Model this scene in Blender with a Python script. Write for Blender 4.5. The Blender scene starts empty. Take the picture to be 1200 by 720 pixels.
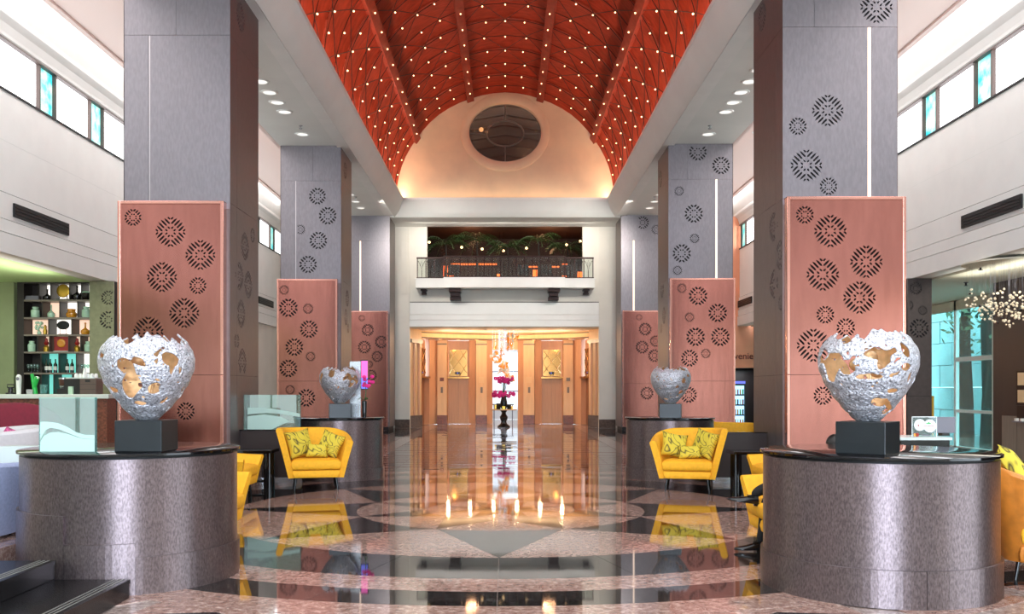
import bpy, bmesh, math, random
from mathutils import Vector, Matrix, noise

random.seed(7)
ORD = ('first', 'second', 'third', 'fourth', 'fifth', 'sixth', 'seventh', 'eighth', 'ninth', 'tenth')
sc = bpy.context.scene
COL = sc.collection
PI = math.pi

# ------------------------------------------------------------------ camera
F, VX, VY, EYE = 1090.0, 592.0, 457.0, 1.6          # focal length and vanishing point in pixels, eye height
cam_d = bpy.data.cameras.new('camera')
cam = bpy.data.objects.new('camera', cam_d)
COL.objects.link(cam)
cam.location = (0, 0, EYE)
cam.rotation_euler = (PI / 2, 0, 0)
cam_d.sensor_fit = 'HORIZONTAL'
cam_d.sensor_width = 36
cam_d.lens = F / 1200 * 36
cam_d.shift_x = (600 - VX) / 1200
cam_d.shift_y = (VY - 360) / 1200
cam_d.clip_end = 300
sc.camera = cam

# ------------------------------------------------------------------ world, lights, exposure
sc.view_settings.view_transform = 'Standard'
sc.view_settings.look = 'None'
sc.view_settings.gamma = 1
sc.view_settings.use_curve_mapping = False
sc.view_settings.exposure = 0.15
w = bpy.data.worlds.new('world'); sc.world = w
w.use_nodes = True
bg = w.node_tree.nodes['Background']
bg.inputs[0].default_value = (0.78, 0.9, 1.0, 1)
bg.inputs[1].default_value = 6.0


def area(name, loc, rot, sx, sy, power, col=(1, 1, 1), spread=PI):
    d = bpy.data.lights.new(name, 'AREA')
    d.shape = 'RECTANGLE'; d.size = sx; d.size_y = sy; d.energy = power; d.color = col; d.spread = spread
    o = bpy.data.objects.new(name, d); COL.objects.link(o)
    o.location = loc; o.rotation_euler = rot
    return o


def point(name, loc, power, col=(1, 1, 1), r=0.1):
    d = bpy.data.lights.new(name, 'POINT')
    d.energy = power; d.color = col; d.shadow_soft_size = r
    o = bpy.data.objects.new(name, d); COL.objects.link(o); o.location = loc
    return o


WARM = (1.0, 0.66, 0.38)
# daylight through the entrance glazing behind the camera
area('entrance_daylight', (0.0, -5.3, 4.4), (PI / 2, 0, 0), 5.0, 7.0, 1400, (0.66, 0.80, 1.0))
# broad fill added under the nave ceiling; then the lamps of the two aisles
area('nave_fill', (0, 3.5, 8.35), (0, 0, 0), 7, 10, 520, (0.97, 0.98, 1.0))
for s in (-1, 1):
    area('aisle_lamps', (s * 7.5, 20, 8.85), (0, 0, 0), 1.6, 30, 430, (0.97, 0.98, 1.0))
    area('clerestory_cove_lamps', (s * 8.62, 20, 9.12), (0, -s * math.radians(80), 0), 0.12, 34, 150, (0.97, 0.99, 1.0))
    area('vault_cove_lamps', (s * 4.12, 24.2, 9.0), (0, PI - s * math.radians(38), 0), 0.14, 25, 560, (1.0, 0.76, 0.58))
    area('window_daylight', (s * 9.08, 22, 7.6), (0, s * PI / 2, 0), 0.9, 30, 170, (0.88, 0.95, 1.0))
for s in (-1, 1):
    area('lounge_ceiling_fill', (s * 9.75, 13, 3.6), (0, PI - s * math.radians(-40), 0), 0.15, 14, 90, (1.0, 1.0, 0.9))  # added uplight that brightens the lounge ceilings, no fixture behind it
area('upper_room_wash', (0, 39.5, 8.7), (math.radians(35), 0, 0), 6, .2, 22, (1.0, 0.72, 0.5))  # added so the palms of the upper room show
area('lounge_lamps_left', (-11, 15, 4.0), (0, 0, 0), 3, 10, 170, (0.95, 1.0, 0.85))
area('lounge_lamps_right', (10.8, 14, 4.0), (0, 0, 0), 2.4, 12, 180, (1.0, 0.97, 0.9))
area('lunette_cove_lamps', (0, 36.35, 9.05), (PI + math.radians(-25), 0, 0), 7.4, 0.15, 13, (1.0, 0.76, 0.5))
for k in range(6):
    a = PI / 2 + math.radians(13) * (k - 2.5)
    point('elevator_lobby_lamp', (4.7 * math.cos(a), 37.3 + 4.7 * math.sin(a), 3.7), 34, WARM, 0.06)
area('corridor_lamps', (0, 47, 3.9), (0, 0, 0), 2.2, 4, 90, (0.95, 0.97, 1.0))
for s in (-1, 1):
    area('back_wall_fill', (s * 4.52, 33.4, 8.36), (math.radians(64), 0, s * math.radians(36)), 0.25, 2.0, 150, (1.0, 0.95, 0.88), math.radians(110))  # added to brighten the back wall, no fixture there
area('back_soffit_fill', (0, 37.75, 8.38), (math.radians(28), 0, 0), 7.5, 0.3, 170, (1.0, 0.93, 0.84))  # added to lift the upper back wall out of the soffit's shade

# ------------------------------------------------------------------ helpers


def at(px, py, Y):
    return Vector(((px - VX) / F * Y, Y, EYE - (py - VY) / F * Y))


MATS = {}


def srgb(r, g, b):
    f = lambda c: c / 12.92 if c <= 0.04045 else ((c + 0.055) / 1.055) ** 2.4
    return (f(r / 255), f(g / 255), f(b / 255), 1)


def mat(name, rgb, rough=0.5, metal=0.0, var=0.0, scale=8.0, bump=0.0, bscale=None, emit=0.0, ecol=None,
        spec=0.5, coat=0.0, stretch=(1, 1, 1), rgb2=None, alpha=None, contrast=(0.35, 0.65)):
    m = bpy.data.materials.new(name); m.use_nodes = True
    nt = m.node_tree; b = nt.nodes['Principled BSDF']
    c = srgb(*rgb)
    b.inputs['Base Color'].default_value = c
    b.inputs['Roughness'].default_value = rough
    b.inputs['Metallic'].default_value = metal
    b.inputs['Specular IOR Level'].default_value = spec
    b.inputs['Coat Weight'].default_value = coat
    if alpha is not None: b.inputs['Alpha'].default_value = alpha
    if emit:
        b.inputs['Emission Color'].default_value = srgb(*(ecol or rgb))
        b.inputs['Emission Strength'].default_value = emit
    if var or bump or rgb2:
        g = nt.nodes.new('ShaderNodeNewGeometry')
        mp = nt.nodes.new('ShaderNodeMapping'); mp.inputs['Scale'].default_value = stretch
        nt.links.new(g.outputs['Position'], mp.inputs['Vector'])
        n = nt.nodes.new('ShaderNodeTexNoise'); n.inputs['Scale'].default_value = scale
        n.inputs['Detail'].default_value = 6
        nt.links.new(mp.outputs[0], n.inputs['Vector'])
        if var or rgb2:
            r = nt.nodes.new('ShaderNodeValToRGB')
            if rgb2:
                r.color_ramp.elements[0].color = c; r.color_ramp.elements[1].color = srgb(*rgb2)
            else:
                r.color_ramp.elements[0].color = tuple(x * (1 - var) for x in c[:3]) + (1,)
                r.color_ramp.elements[1].color = tuple(min(1, x * (1 + var)) for x in c[:3]) + (1,)
            r.color_ramp.elements[0].position, r.color_ramp.elements[1].position = contrast
            nt.links.new(n.outputs['Fac'], r.inputs[0]); nt.links.new(r.outputs[0], b.inputs['Base Color'])
        if bump:
            n2 = n
            if bscale:
                n2 = nt.nodes.new('ShaderNodeTexNoise'); n2.inputs['Scale'].default_value = bscale
                n2.inputs['Detail'].default_value = 4
                nt.links.new(mp.outputs[0], n2.inputs['Vector'])
            bp = nt.nodes.new('ShaderNodeBump'); bp.inputs['Strength'].default_value = bump
            bp.inputs['Distance'].default_value = 0.02
            nt.links.new(n2.outputs['Fac'], bp.inputs['Height']); nt.links.new(bp.outputs[0], b.inputs['Normal'])
    MATS[name] = m
    return m


def marble(name, base, light, dark, rough, vein=0.6):
    m = bpy.data.materials.new(name); m.use_nodes = True
    nt = m.node_tree; b = nt.nodes['Principled BSDF']
    g = nt.nodes.new('ShaderNodeNewGeometry')
    n = nt.nodes.new('ShaderNodeTexNoise'); n.inputs['Scale'].default_value = 16; n.inputs['Detail'].default_value = 9
    n.inputs['Roughness'].default_value = 0.7
    r = nt.nodes.new('ShaderNodeValToRGB')
    r.color_ramp.elements[0].position = 0.3; r.color_ramp.elements[0].color = srgb(*dark)
    r.color_ramp.elements[1].position = 0.72; r.color_ramp.elements[1].color = srgb(*light)
    e = r.color_ramp.elements.new(0.5); e.color = srgb(*base)
    v = nt.nodes.new('ShaderNodeTexNoise'); v.inputs['Scale'].default_value = 8; v.inputs['Detail'].default_value = 5
    v.inputs['Distortion'].default_value = 1.6
    vr = nt.nodes.new('ShaderNodeValToRGB')
    vr.color_ramp.elements[0].position = 0.485; vr.color_ramp.elements[0].color = (0, 0, 0, 1)
    vr.color_ramp.elements[1].position = 0.515; vr.color_ramp.elements[1].color = (0, 0, 0, 1)
    e = vr.color_ramp.elements.new(0.5); e.color = (vein,) * 3 + (1,)
    mx = nt.nodes.new('ShaderNodeMix'); mx.data_type = 'RGBA'
    mx.inputs[7].default_value = srgb(*light)
    nt.links.new(g.outputs['Position'], n.inputs['Vector']); nt.links.new(g.outputs['Position'], v.inputs['Vector'])
    nt.links.new(n.outputs['Fac'], r.inputs[0]); nt.links.new(v.outputs['Fac'], vr.inputs[0])
    nt.links.new(vr.outputs[0], mx.inputs[0]); nt.links.new(r.outputs[0], mx.inputs[6])
    nt.links.new(mx.outputs[2], b.inputs['Base Color'])
    b.inputs['Roughness'].default_value = rough
    b.inputs['IOR'].default_value = 1.55
    MATS[name] = m
    return m


def glass(name, tint, clear=0.75, rough=0.02, refl=1.45):
    """thin pane: light passes straight through, with a tint and a Fresnel reflection"""
    m = bpy.data.materials.new(name); m.use_nodes = True
    nt = m.node_tree; nt.nodes.clear()
    out = nt.nodes.new('ShaderNodeOutputMaterial')
    tr = nt.nodes.new('ShaderNodeBsdfTransparent'); tr.inputs[0].default_value = srgb(*tint)
    gl = nt.nodes.new('ShaderNodeBsdfGlossy'); gl.inputs['Roughness'].default_value = rough
    df = nt.nodes.new('ShaderNodeBsdfDiffuse'); df.inputs[0].default_value = srgb(*tint)
    fr = nt.nodes.new('ShaderNodeFresnel'); fr.inputs[0].default_value = refl
    m1 = nt.nodes.new('ShaderNodeMixShader'); m1.inputs[0].default_value = clear
    m2 = nt.nodes.new('ShaderNodeMixShader')
    nt.links.new(df.outputs[0], m1.inputs[1]); nt.links.new(tr.outputs[0], m1.inputs[2])
    ge = nt.nodes.new('ShaderNodeNewGeometry')
    mu = nt.nodes.new('ShaderNodeMath'); mu.operation = 'MULTIPLY_ADD'          # only the face towards the viewer reflects
    iv = nt.nodes.new('ShaderNodeMath'); iv.operation = 'SUBTRACT'; iv.inputs[0].default_value = 1
    nt.links.new(ge.outputs['Backfacing'], iv.inputs[1])
    mu.inputs[2].default_value = 0
    nt.links.new(fr.outputs[0], mu.inputs[0]); nt.links.new(iv.outputs[0], mu.inputs[1])
    nt.links.new(mu.outputs[0], m2.inputs[0]); nt.links.new(m1.outputs[0], m2.inputs[1]); nt.links.new(gl.outputs[0], m2.inputs[2])
    nt.links.new(m2.outputs[0], out.inputs[0])
    MATS[name] = m
    return m


mat('plaster', (222, 217, 206), 0.7, var=0.03, scale=1.5)
mat('plaster_white', (232, 231, 226), 0.6, var=0.02, scale=2)
mat('soffit_paint', (226, 227, 221), 0.55, var=0.03, scale=1)
mat('aisle_paint', (240, 218, 210), 0.7)
mat('green_ceiling', (196, 226, 158), 0.7, var=0.04, scale=1)  # pale green tint of the left lounge ceiling
mat('lounge_paint', (214, 209, 188), 0.7)
mat('lunette_plaster', (240, 212, 174), 0.75, var=0.06, scale=1.2)
mat('groove_dark', (60, 55, 52), 0.7)
mat('black_matt', (14, 14, 15), 0.6)
mat('black_gloss', (10, 10, 12), 0.08)
mat('slate_block', (22, 27, 30), 0.35, var=0.15, scale=6)
mat('steel_cladding', (130, 125, 129), 0.45, 0.8, var=0.07, scale=30, stretch=(1, 1, 0.3), bump=0.015, bscale=90)
mat('steel_core', (44, 40, 41), 0.6, 0.3)  # dark core; the shade inside the pierced slits is put into its colour
mat('taupe_cladding', (112, 102, 100), 0.45, 0.6, var=0.07, scale=30, stretch=(1, 1, 0.25))  # pillar steel's warm dark reflection put into the colour; also the low wall's taupe
mat('copper', (168, 110, 99), 0.2, 1.0, var=0.06, scale=10, stretch=(1, 1, 0.15), bump=0.35, bscale=1.3)
mat('copper_edge', (216, 158, 142), 0.2, 1.0)
mat('copper_inside', (34, 18, 14), 0.6)  # screen backing darkened, the shade seen through the slits is in the colour
mat('plinth_metal', (124, 111, 112), 0.31, 0.9, var=0.32, scale=90, stretch=(1, 1, 0.4), bump=0.05, bscale=120, contrast=(0.35, 0.7))
_m = MATS['plinth_metal']; _b = _m.node_tree.nodes['Principled BSDF']
_t = _m.node_tree.nodes.new('ShaderNodeTangent'); _t.direction_type = 'RADIAL'; _t.axis = 'Z'
_m.node_tree.links.new(_t.outputs[0], _b.inputs['Tangent'])
_b.inputs['Anisotropic'].default_value = 0.9; _b.inputs['Anisotropic Rotation'].default_value = 0.25; _b.inputs['Roughness'].default_value = 0.42
mat('strip_light', (255, 228, 206), emit=1.05)
mat('strip_joint', (176, 170, 172), 0.3, 0.8)
mat('red_wood', (164, 56, 32), 0.55, spec=0.2, var=0.22, scale=3, stretch=(1, 3, 1))
mat('red_wood_rib', (150, 58, 40), 0.5, spec=0.2, var=0.15, scale=5)
mat('cable_dark', (48, 14, 10), 0.5)
mat('bulb_glow', (255, 206, 150), emit=4)
mat('downlight_trim', (240, 240, 236), 0.4)
mat('downlight_glass', (250, 248, 240), 0.4, emit=0.9)
mat('pane_daylight', (250, 252, 255), emit=2.6)
mat('mullion_brown', (92, 76, 70), 0.5)
mat('bronze_dark', (46, 26, 20), 0.4, 0.5)
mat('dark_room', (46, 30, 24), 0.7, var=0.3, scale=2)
mat('orange_glow', (255, 110, 40), emit=2.2)
mat('palm_green', (58, 84, 44), 0.5, var=0.3, scale=8)
mat('cream_wood', (228, 188, 140), 0.4, var=0.05, scale=3, stretch=(3, 3, 0.4))
mat('peach_wood', (210, 160, 124), 0.4, var=0.05, scale=3, stretch=(3, 3, 0.4))
mat('elevator_metal', (176, 124, 88), 0.4, 0.5, var=0.06, scale=6, stretch=(3, 3, 0.2))
mat('gold_mirror', (186, 136, 78), 0.12, 1.0)
mat('lattice_brass', (244, 224, 180), 0.25, 1.0)
mat('red_stone', (122, 66, 38), 0.35, var=0.3, scale=12)
mat('brown_stone', (88, 72, 62), 0.2, var=0.3, scale=14)
mat('corridor_white', (236, 238, 240), 0.3)
mat('lit_screen', (235, 245, 255), emit=0.5)
mat('yellow_fabric', (246, 178, 32), 0.75, var=0.06, scale=25, bump=0.05, bscale=300)
mat('tan_leather', (206, 124, 44), 0.45, var=0.12, scale=12)
mat('silver_shell', (168, 168, 174), 0.34, 0.6, var=0.75, scale=60, bump=0.9, bscale=52, contrast=(0.28, 0.55))
mat('gold_inside', (216, 178, 132), 0.4, 0.5, var=0.15, scale=14)
mat('black_granite', (13, 14, 15), 0.2, var=0.3, scale=30)
mat('step_line', (120, 118, 112), 0.4)
mat('bar_white', (204, 212, 206), 0.25)
mat('bar_front', (112, 62, 44), 0.3, var=0.5, scale=30)
mat('shelf_dark', (38, 30, 27), 0.5)
mat('backlit_white', (252, 246, 236), emit=1.25)
mat('backlit_warm', (240, 205, 180), emit=0.8)
mat('backlit_teal', (120, 215, 200), emit=0.75)
mat('jade_glaze', (186, 218, 190), 0.2, var=0.06, scale=20)
mat('amber_glass', (214, 140, 32), 0.12, spec=0.7)
mat('dark_glaze', (26, 22, 20), 0.2)
mat('gold_paint', (206, 164, 60), 0.3, 0.6)
mat('red_paint', (156, 40, 36), 0.4)
mat('bottle_green', (20, 30, 22), 0.1)
mat('paper_white', (236, 234, 226), 0.6)
mat('wine_red', (110, 14, 36), 0.8, var=0.1, scale=20)
mat('brown_shell', (86, 56, 48), 0.5)
mat('pale_fabric', (196, 191, 191), 0.8, var=0.03, scale=30)
mat('blue_grey_fabric', (158, 166, 196), 0.85, var=0.08, scale=40, bump=0.05, bscale=250)
mat('tap_white', (236, 238, 236), 0.25)
mat('tap_green', (30, 176, 70), 0.3)
mat('machine_black', (28, 26, 25), 0.3)
mat('machine_brown', (94, 78, 70), 0.35)
mat('steel', (190, 192, 194), 0.25, 0.9)
mat('coffee', (74, 40, 26), 0.5)
mat('frosted', (196, 226, 216), 0.5, alpha=None, emit=0.0)
mat('orchid_pink', (226, 30, 130), 0.6)
mat('leaf_green', (40, 92, 40), 0.5)
mat('trunk', (40, 36, 32), 0.9, var=0.4, scale=8)
mat('skin', (226, 176, 146), 0.55)
mat('hair', (24, 18, 16), 0.45)
mat('black_cloth', (16, 16, 19), 0.85)
mat('dark_knit', (66, 46, 46), 0.9, var=0.3, scale=30)
mat('shoe_leather', (12, 12, 14), 0.18)
mat('sign_brown', (96, 30, 22), 0.5)
mat('shop_wall', (236, 158, 122), 0.6, var=0.04, scale=2)
mat('shop_dark', (30, 20, 20), 0.5)
mat('fridge_glow', (170, 220, 255), emit=1.5)
mat('screen_pink', (230, 90, 170), emit=1.0, rgb2=None)
mat('screen_blue', (110, 120, 235), emit=1.0)
mat('pool_tile', (160, 206, 214), 0.4, var=0.12, scale=1.5)
mat('garden_ground', (180, 205, 205), 0.6)
mat('window_white', (228, 240, 236), 0.4)
mat('dark_panel', (44, 30, 28), 0.35)
mat('wood_taupe', (128, 116, 104), 0.4, var=0.1, scale=6, stretch=(3, 3, 0.3))
mat('cream_card', (230, 196, 150), 0.6)
mat('grey_panel', (120, 118, 126), 0.4)
mat('petal_glass', (246, 230, 200), 0.08, 0.2, emit=0.12)
mat('amber_petal', (250, 160, 66), 0.1, 0.2, emit=0.3)
mat('floor_far', (60, 44, 38), 0.06)
marble('pink_marble', (148, 114, 102), (205, 182, 170), (112, 82, 73), 0.05, 0.7)
marble('black_marble', (20, 20, 22), (150, 145, 140), (12, 12, 14), 0.035, 0.25)
# the black marble's clouds stay dark, only its veins are pale
_r = [n for n in MATS['black_marble'].node_tree.nodes if n.type == 'VALTORGB'][0]
for _e in _r.color_ramp.elements: _e.color = srgb(20, 20, 22)
_r.color_ramp.elements[-1].color = srgb(34, 33, 34)
marble('grey_marble', (150, 132, 124), (206, 190, 180), (108, 92, 86), 0.06, 0.5)
glass('clear_glass', (225, 240, 236), 0.9)
glass('teal_glass', (208, 240, 238), 0.9)
glass('rail_glass', (244, 248, 246), 0.975)
glass('screen_glass', (205, 238, 228), 0.88, 0.01, 2.8)
glass('round_window_glass', (190, 176, 166), 0.92, 0.03, 1.5)


def pattern(name, base, line, scale, thick, line2=None):
    """printed fabric: thin wandering lines on a plain ground"""
    m = bpy.data.materials.new(name); m.use_nodes = True
    nt = m.node_tree; b = nt.nodes['Principled BSDF']
    g = nt.nodes.new('ShaderNodeTexCoord')
    n = nt.nodes.new('ShaderNodeTexNoise'); n.inputs['Scale'].default_value = scale; n.inputs['Detail'].default_value = 1
    n.inputs['Distortion'].default_value = 1.5
    r = nt.nodes.new('ShaderNodeValToRGB'); r.color_ramp.interpolation = 'LINEAR'
    els = r.color_ramp.elements
    els[0].position = 0.0; els[0].color = srgb(*base)
    els[1].position = 1.0; els[1].color = srgb(*base)
    for c in (0.36, 0.46, 0.55, 0.64):
        for d, col in ((-thick, base), (0, line), (thick, base)):
            e = els.new(c + d); e.color = srgb(*col)
    nt.links.new(g.outputs['Object'], n.inputs['Vector']); nt.links.new(n.outputs['Fac'], r.inputs[0])
    nt.links.new(r.outputs[0], b.inputs['Base Color'])
    b.inputs['Roughness'].default_value = 0.75
    MATS[name] = m


pattern('lime_print', (214, 192, 58), (54, 46, 28), 2.3, 0.018)
pattern('pink_print', (208, 70, 140), (60, 16, 40), 9, 0.03)
mat('teal_pane', (40, 190, 200), 0.3, rgb2=(200, 245, 225), scale=4.5, emit=0.0)
_m = MATS['teal_pane']; _b = _m.node_tree.nodes['Principled BSDF']
_ramp = [n for n in _m.node_tree.nodes if n.type == 'VALTORGB'][0]
_m.node_tree.links.new(_ramp.outputs[0], _b.inputs['Emission Color']); _b.inputs['Emission Strength'].default_value = 1.0
# screens etched white are see-through a little
glass('etched', (205, 232, 222), 0.25, 0.4)


class MB:
    """collects vertices and faces, built into ONE mesh object"""

    def __init__(s):
        s.v = []; s.f = []; s.mi = []

    def add(s, vs, fs, mi=0):
        o = len(s.v)
        s.v += [tuple(p) for p in vs]
        s.f += [tuple(i + o for i in f) for f in fs]
        s.mi += [mi] * len(fs)
        return s

    def box(s, x0, x1, y0, y1, z0, z1, mi=0):
        vs = [(x0, y0, z0), (x1, y0, z0), (x1, y1, z0), (x0, y1, z0), (x0, y0, z1), (x1, y0, z1), (x1, y1, z1), (x0, y1, z1)]
        return s.add(vs, [(0, 3, 2, 1), (4, 5, 6, 7), (0, 1, 5, 4), (1, 2, 6, 5), (2, 3, 7, 6), (3, 0, 4, 7)], mi)

    def prism(s, poly, z0, z1, mi=0):
        n = len(poly)
        vs = [(p[0], p[1], z0) for p in poly] + [(p[0], p[1], z1) for p in poly]
        fs = [tuple(range(n - 1, -1, -1)), tuple(range(n, 2 * n))] + [(i, (i + 1) % n, n + (i + 1) % n, n + i) for i in range(n)]
        return s.add(vs, fs, mi)

    def prism_y(s, poly, y0, y1, mi=0):
        """polygon in the X-Z plane pushed through along Y"""
        n = len(poly)
        vs = [(p[0], y0, p[1]) for p in poly] + [(p[0], y1, p[1]) for p in poly]
        fs = [tuple(range(n)), tuple(range(2 * n - 1, n - 1, -1))] + [(i, n + i, n + (i + 1) % n, (i + 1) % n) for i in range(n)]
        return s.add(vs, fs, mi)

    def lathe(s, prof, n=24, cx=0, cy=0, mi=0, cap=True):
        vs = []; fs = []
        for r, z in prof:
            for k in range(n):
                a = 2 * PI * k / n
                vs.append((cx + r * math.cos(a), cy + r * math.sin(a), z))
        for i in range(len(prof) - 1):
            for k in range(n):
                k2 = (k + 1) % n
                fs.append((i * n + k, i * n + k2, (i + 1) * n + k2, (i + 1) * n + k))
        if cap:
            fs.append(tuple(range(n - 1, -1, -1)))
            fs.append(tuple((len(prof) - 1) * n + k for k in range(n)))
        return s.add(vs, fs, mi)

    def cyl(s, cx, cy, z0, z1, r, n=24, mi=0):
        return s.lathe([(r, z0), (r, z1)], n, cx, cy, mi)

    def tube(s, pts, r, n=6, mi=0, closed=False):
        pts = [Vector(p) for p in pts]
        rs = r if isinstance(r, (list, tuple)) else [r] * len(pts)
        vs = []; fs = []
        m = len(pts)
        up = Vector((0, 0, 1))
        for i, p in enumerate(pts):
            a = pts[(i - 1) % m] if (i > 0 or closed) else p
            b = pts[(i + 1) % m] if (i < m - 1 or closed) else p
            t = (b - a).normalized()
            u = t.cross(up if abs(t.z) < 0.95 else Vector((1, 0, 0))).normalized()
            v = t.cross(u)
            for k in range(n):
                ang = 2 * PI * k / n
                vs.append(p + (u * math.cos(ang) + v * math.sin(ang)) * rs[i])
        for i in range(m if closed else m - 1):
            j = (i + 1) % m
            for k in range(n):
                k2 = (k + 1) % n
                fs.append((i * n + k, j * n + k, j * n + k2, i * n + k2))
        if not closed:
            fs.append(tuple(range(n))); fs.append(tuple((m - 1) * n + k for k in range(n - 1, -1, -1)))
        return s.add(vs, fs, mi)

    def ball(s, c, r, n=8, m=6, mi=0):
        rx, ry, rz = r if isinstance(r, (tuple, list)) else (r, r, r)
        vs = [(c[0], c[1], c[2] - rz)]
        for i in range(1, m):
            ph = -PI / 2 + PI * i / m
            for k in range(n):
                a = 2 * PI * k / n
                vs.append((c[0] + rx * math.cos(ph) * math.cos(a), c[1] + ry * math.cos(ph) * math.sin(a), c[2] + rz * math.sin(ph)))
        vs.append((c[0], c[1], c[2] + rz))
        fs = [(0, 1 + (k + 1) % n, 1 + k) for k in range(n)]
        for i in range(m - 2):
            for k in range(n):
                k2 = (k + 1) % n
                fs.append((1 + i * n + k, 1 + i * n + k2, 1 + (i + 1) * n + k2, 1 + (i + 1) * n + k))
        L = len(vs) - 1; o = 1 + (m - 2) * n
        fs += [(L, o + k, o + (k + 1) % n) for k in range(n)]
        return s.add(vs, fs, mi)

    def mesh(s, name, mats, smooth=False):
        me = bpy.data.meshes.new(name)
        me.from_pydata(s.v, [], s.f)
        for m in (mats if isinstance(mats, (list, tuple)) else [mats]):
            me.materials.append(MATS[m])
        if any(s.mi): me.polygons.foreach_set('material_index', s.mi)
        if smooth:
            me.polygons.foreach_set('use_smooth', [True] * len(s.f))
            try: me.set_sharp_from_angle(angle=math.radians(40))
            except Exception: pass
        me.validate()
        return me

    def build(s, name, mats, parent=None, smooth=False, bevel=0, loc=None, rotz=0):
        me = s.mesh(name, mats, smooth)
        return put(name, me, parent, loc, rotz, bevel)


def put(name, me, parent=None, loc=None, rotz=0, bevel=0):
    o = bpy.data.objects.new(name, me); COL.objects.link(o)
    if parent: o.parent = parent
    if loc is not None: o.location = loc
    if rotz: o.rotation_euler[2] = rotz
    if bevel:
        b = o.modifiers.new('bevel', 'BEVEL'); b.width = bevel; b.segments = 2; b.limit_method = 'ANGLE'
    return o


def tag(o, label, cat, group=None, kind=None):
    o['label'] = label; o['category'] = cat
    if group: o['group'] = group
    if kind: o['kind'] = kind
    return o


def thing(name, label, cat, loc=(0, 0, 0), rotz=0, group=None, kind=None):
    o = bpy.data.objects.new(name, None); COL.objects.link(o)
    o.empty_display_size = 0.1
    o.location = loc; o.rotation_euler[2] = rotz
    return tag(o, label, cat, group, kind)


def struct(o):
    o['kind'] = 'structure'
    return o


def root(name):
    o = bpy.data.objects.new(name, None); COL.objects.link(o); o.empty_display_size = 0.1
    return struct(o)


def dup(t, loc, rotz=0, label=None, group=None):
    """a copy of a thing with copies of its parts and sub-parts; meshes shared"""
    r = t.copy(); COL.objects.link(r); r.location = loc; r.rotation_euler[2] = rotz
    if label: r['label'] = label
    if group: r['group'] = group
    for ch in list(t.children):
        c = ch.copy(); COL.objects.link(c); c.parent = r
        for g in ch.children:
            d = g.copy(); COL.objects.link(d); d.parent = c
    return r


# ------------------------------------------------------------------ the setting: floor
CX, CY = -0.06, 12.45                     # centre of the inlaid medallion
floor = MB().box(-14.3, 16.5, -6, 52, -0.3, -0.006).build('floor', 'grey_marble')
struct(floor)
G = 0.006                                  # joint width


def piece(poly, m, name='tile', top=0.0, parent=None):
    """one slab of stone, its joint left open round it"""
    c = Vector((sum(p[0] for p in poly) / len(poly), sum(p[1] for p in poly) / len(poly)))
    q = []
    for p in poly:
        d = Vector((p[0], p[1])) - c
        L = d.length
        q.append(c + d * max(0.0, (L - G / 2) / L) if L else c)
    return MB().prism([tuple(p) for p in q], -0.02, top).build(name, m, parent or floor)


def pol(r, a):
    return (CX + r * math.cos(a), CY + r * math.sin(a))


def arc(r, a0, a1, n=8):
    return [pol(r, a0 + (a1 - a0) * k / n) for k in range(n + 1)]


R, R1, R2 = 3.6, 1.905, 0.987
E = PI / 8
for k in range(8):
    a = -PI / 2 + k * PI / 4
    # black star point between the outer and the inner ring, pink field between two points
    piece([pol(R, a)] + arc(R1, a + E, a - E, 6), 'black_marble')
    piece(arc(R, a, a + 2 * E, 10) + [pol(R1, a + E)], 'pink_marble')
    # inner ring: pink petals whose tips touch the centre disc, black kites between
    piece([pol(R2, a)] + arc(R1, a - E, a + E, 8), 'pink_marble')
    piece([pol(R1, a + E)] + arc(R2, a + 2 * E, a, 6), 'black_marble')
    # centre disc: eight points
    piece([pol(0.38, a), pol(R2, a + E), pol(0.38, a + 2 * E), (CX, CY)], 'black_marble')
    piece(arc(R2, a - E, a + E, 6) + [pol(0.38, a)], 'pink_marble')
for r0, r1, m in ((3.6, 4.59, 'black_marble'), (4.59, 5.09, 'pink_marble'), (5.09, 5.58, 'black_marble'), (5.58, 5.98, 'pink_marble')):
    n = 24
    for k in range(n):
        a0, a1 = -PI / 2 + 2 * PI * k / n, -PI / 2 + 2 * PI * (k + 1) / n
        piece(arc(r1, a0, a1, 5) + arc(r0, a1, a0, 5), m)
# squares round the medallion: black lozenges in a pink ground near the steps
for k in range(28):
    a = -PI / 2 + 2 * PI * (k + 0.5) / 28
    c = Vector(pol(6.36, a)); t = Vector((-math.sin(a), math.cos(a))); u = Vector((math.cos(a), math.sin(a)))
    piece([tuple(c + t * 0.52), tuple(c + u * 0.26), tuple(c - t * 0.52), tuple(c - u * 0.26)], 'black_marble')
    n = 2 * PI / 28
    piece(arc(6.0, a - n / 2 + 0.012, a - n / 2 + n - 0.012, 4)[::1] + [tuple(c + t * 0.55), tuple(c - u * 0.285), tuple(c - t * 0.55)], 'pink_marble')
    piece(arc(6.72, a + n / 2 - 0.012, a - n / 2 + 0.012, 4) + [tuple(c - t * 0.55), tuple(c + u * 0.285), tuple(c + t * 0.55)], 'pink_marble')
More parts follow.
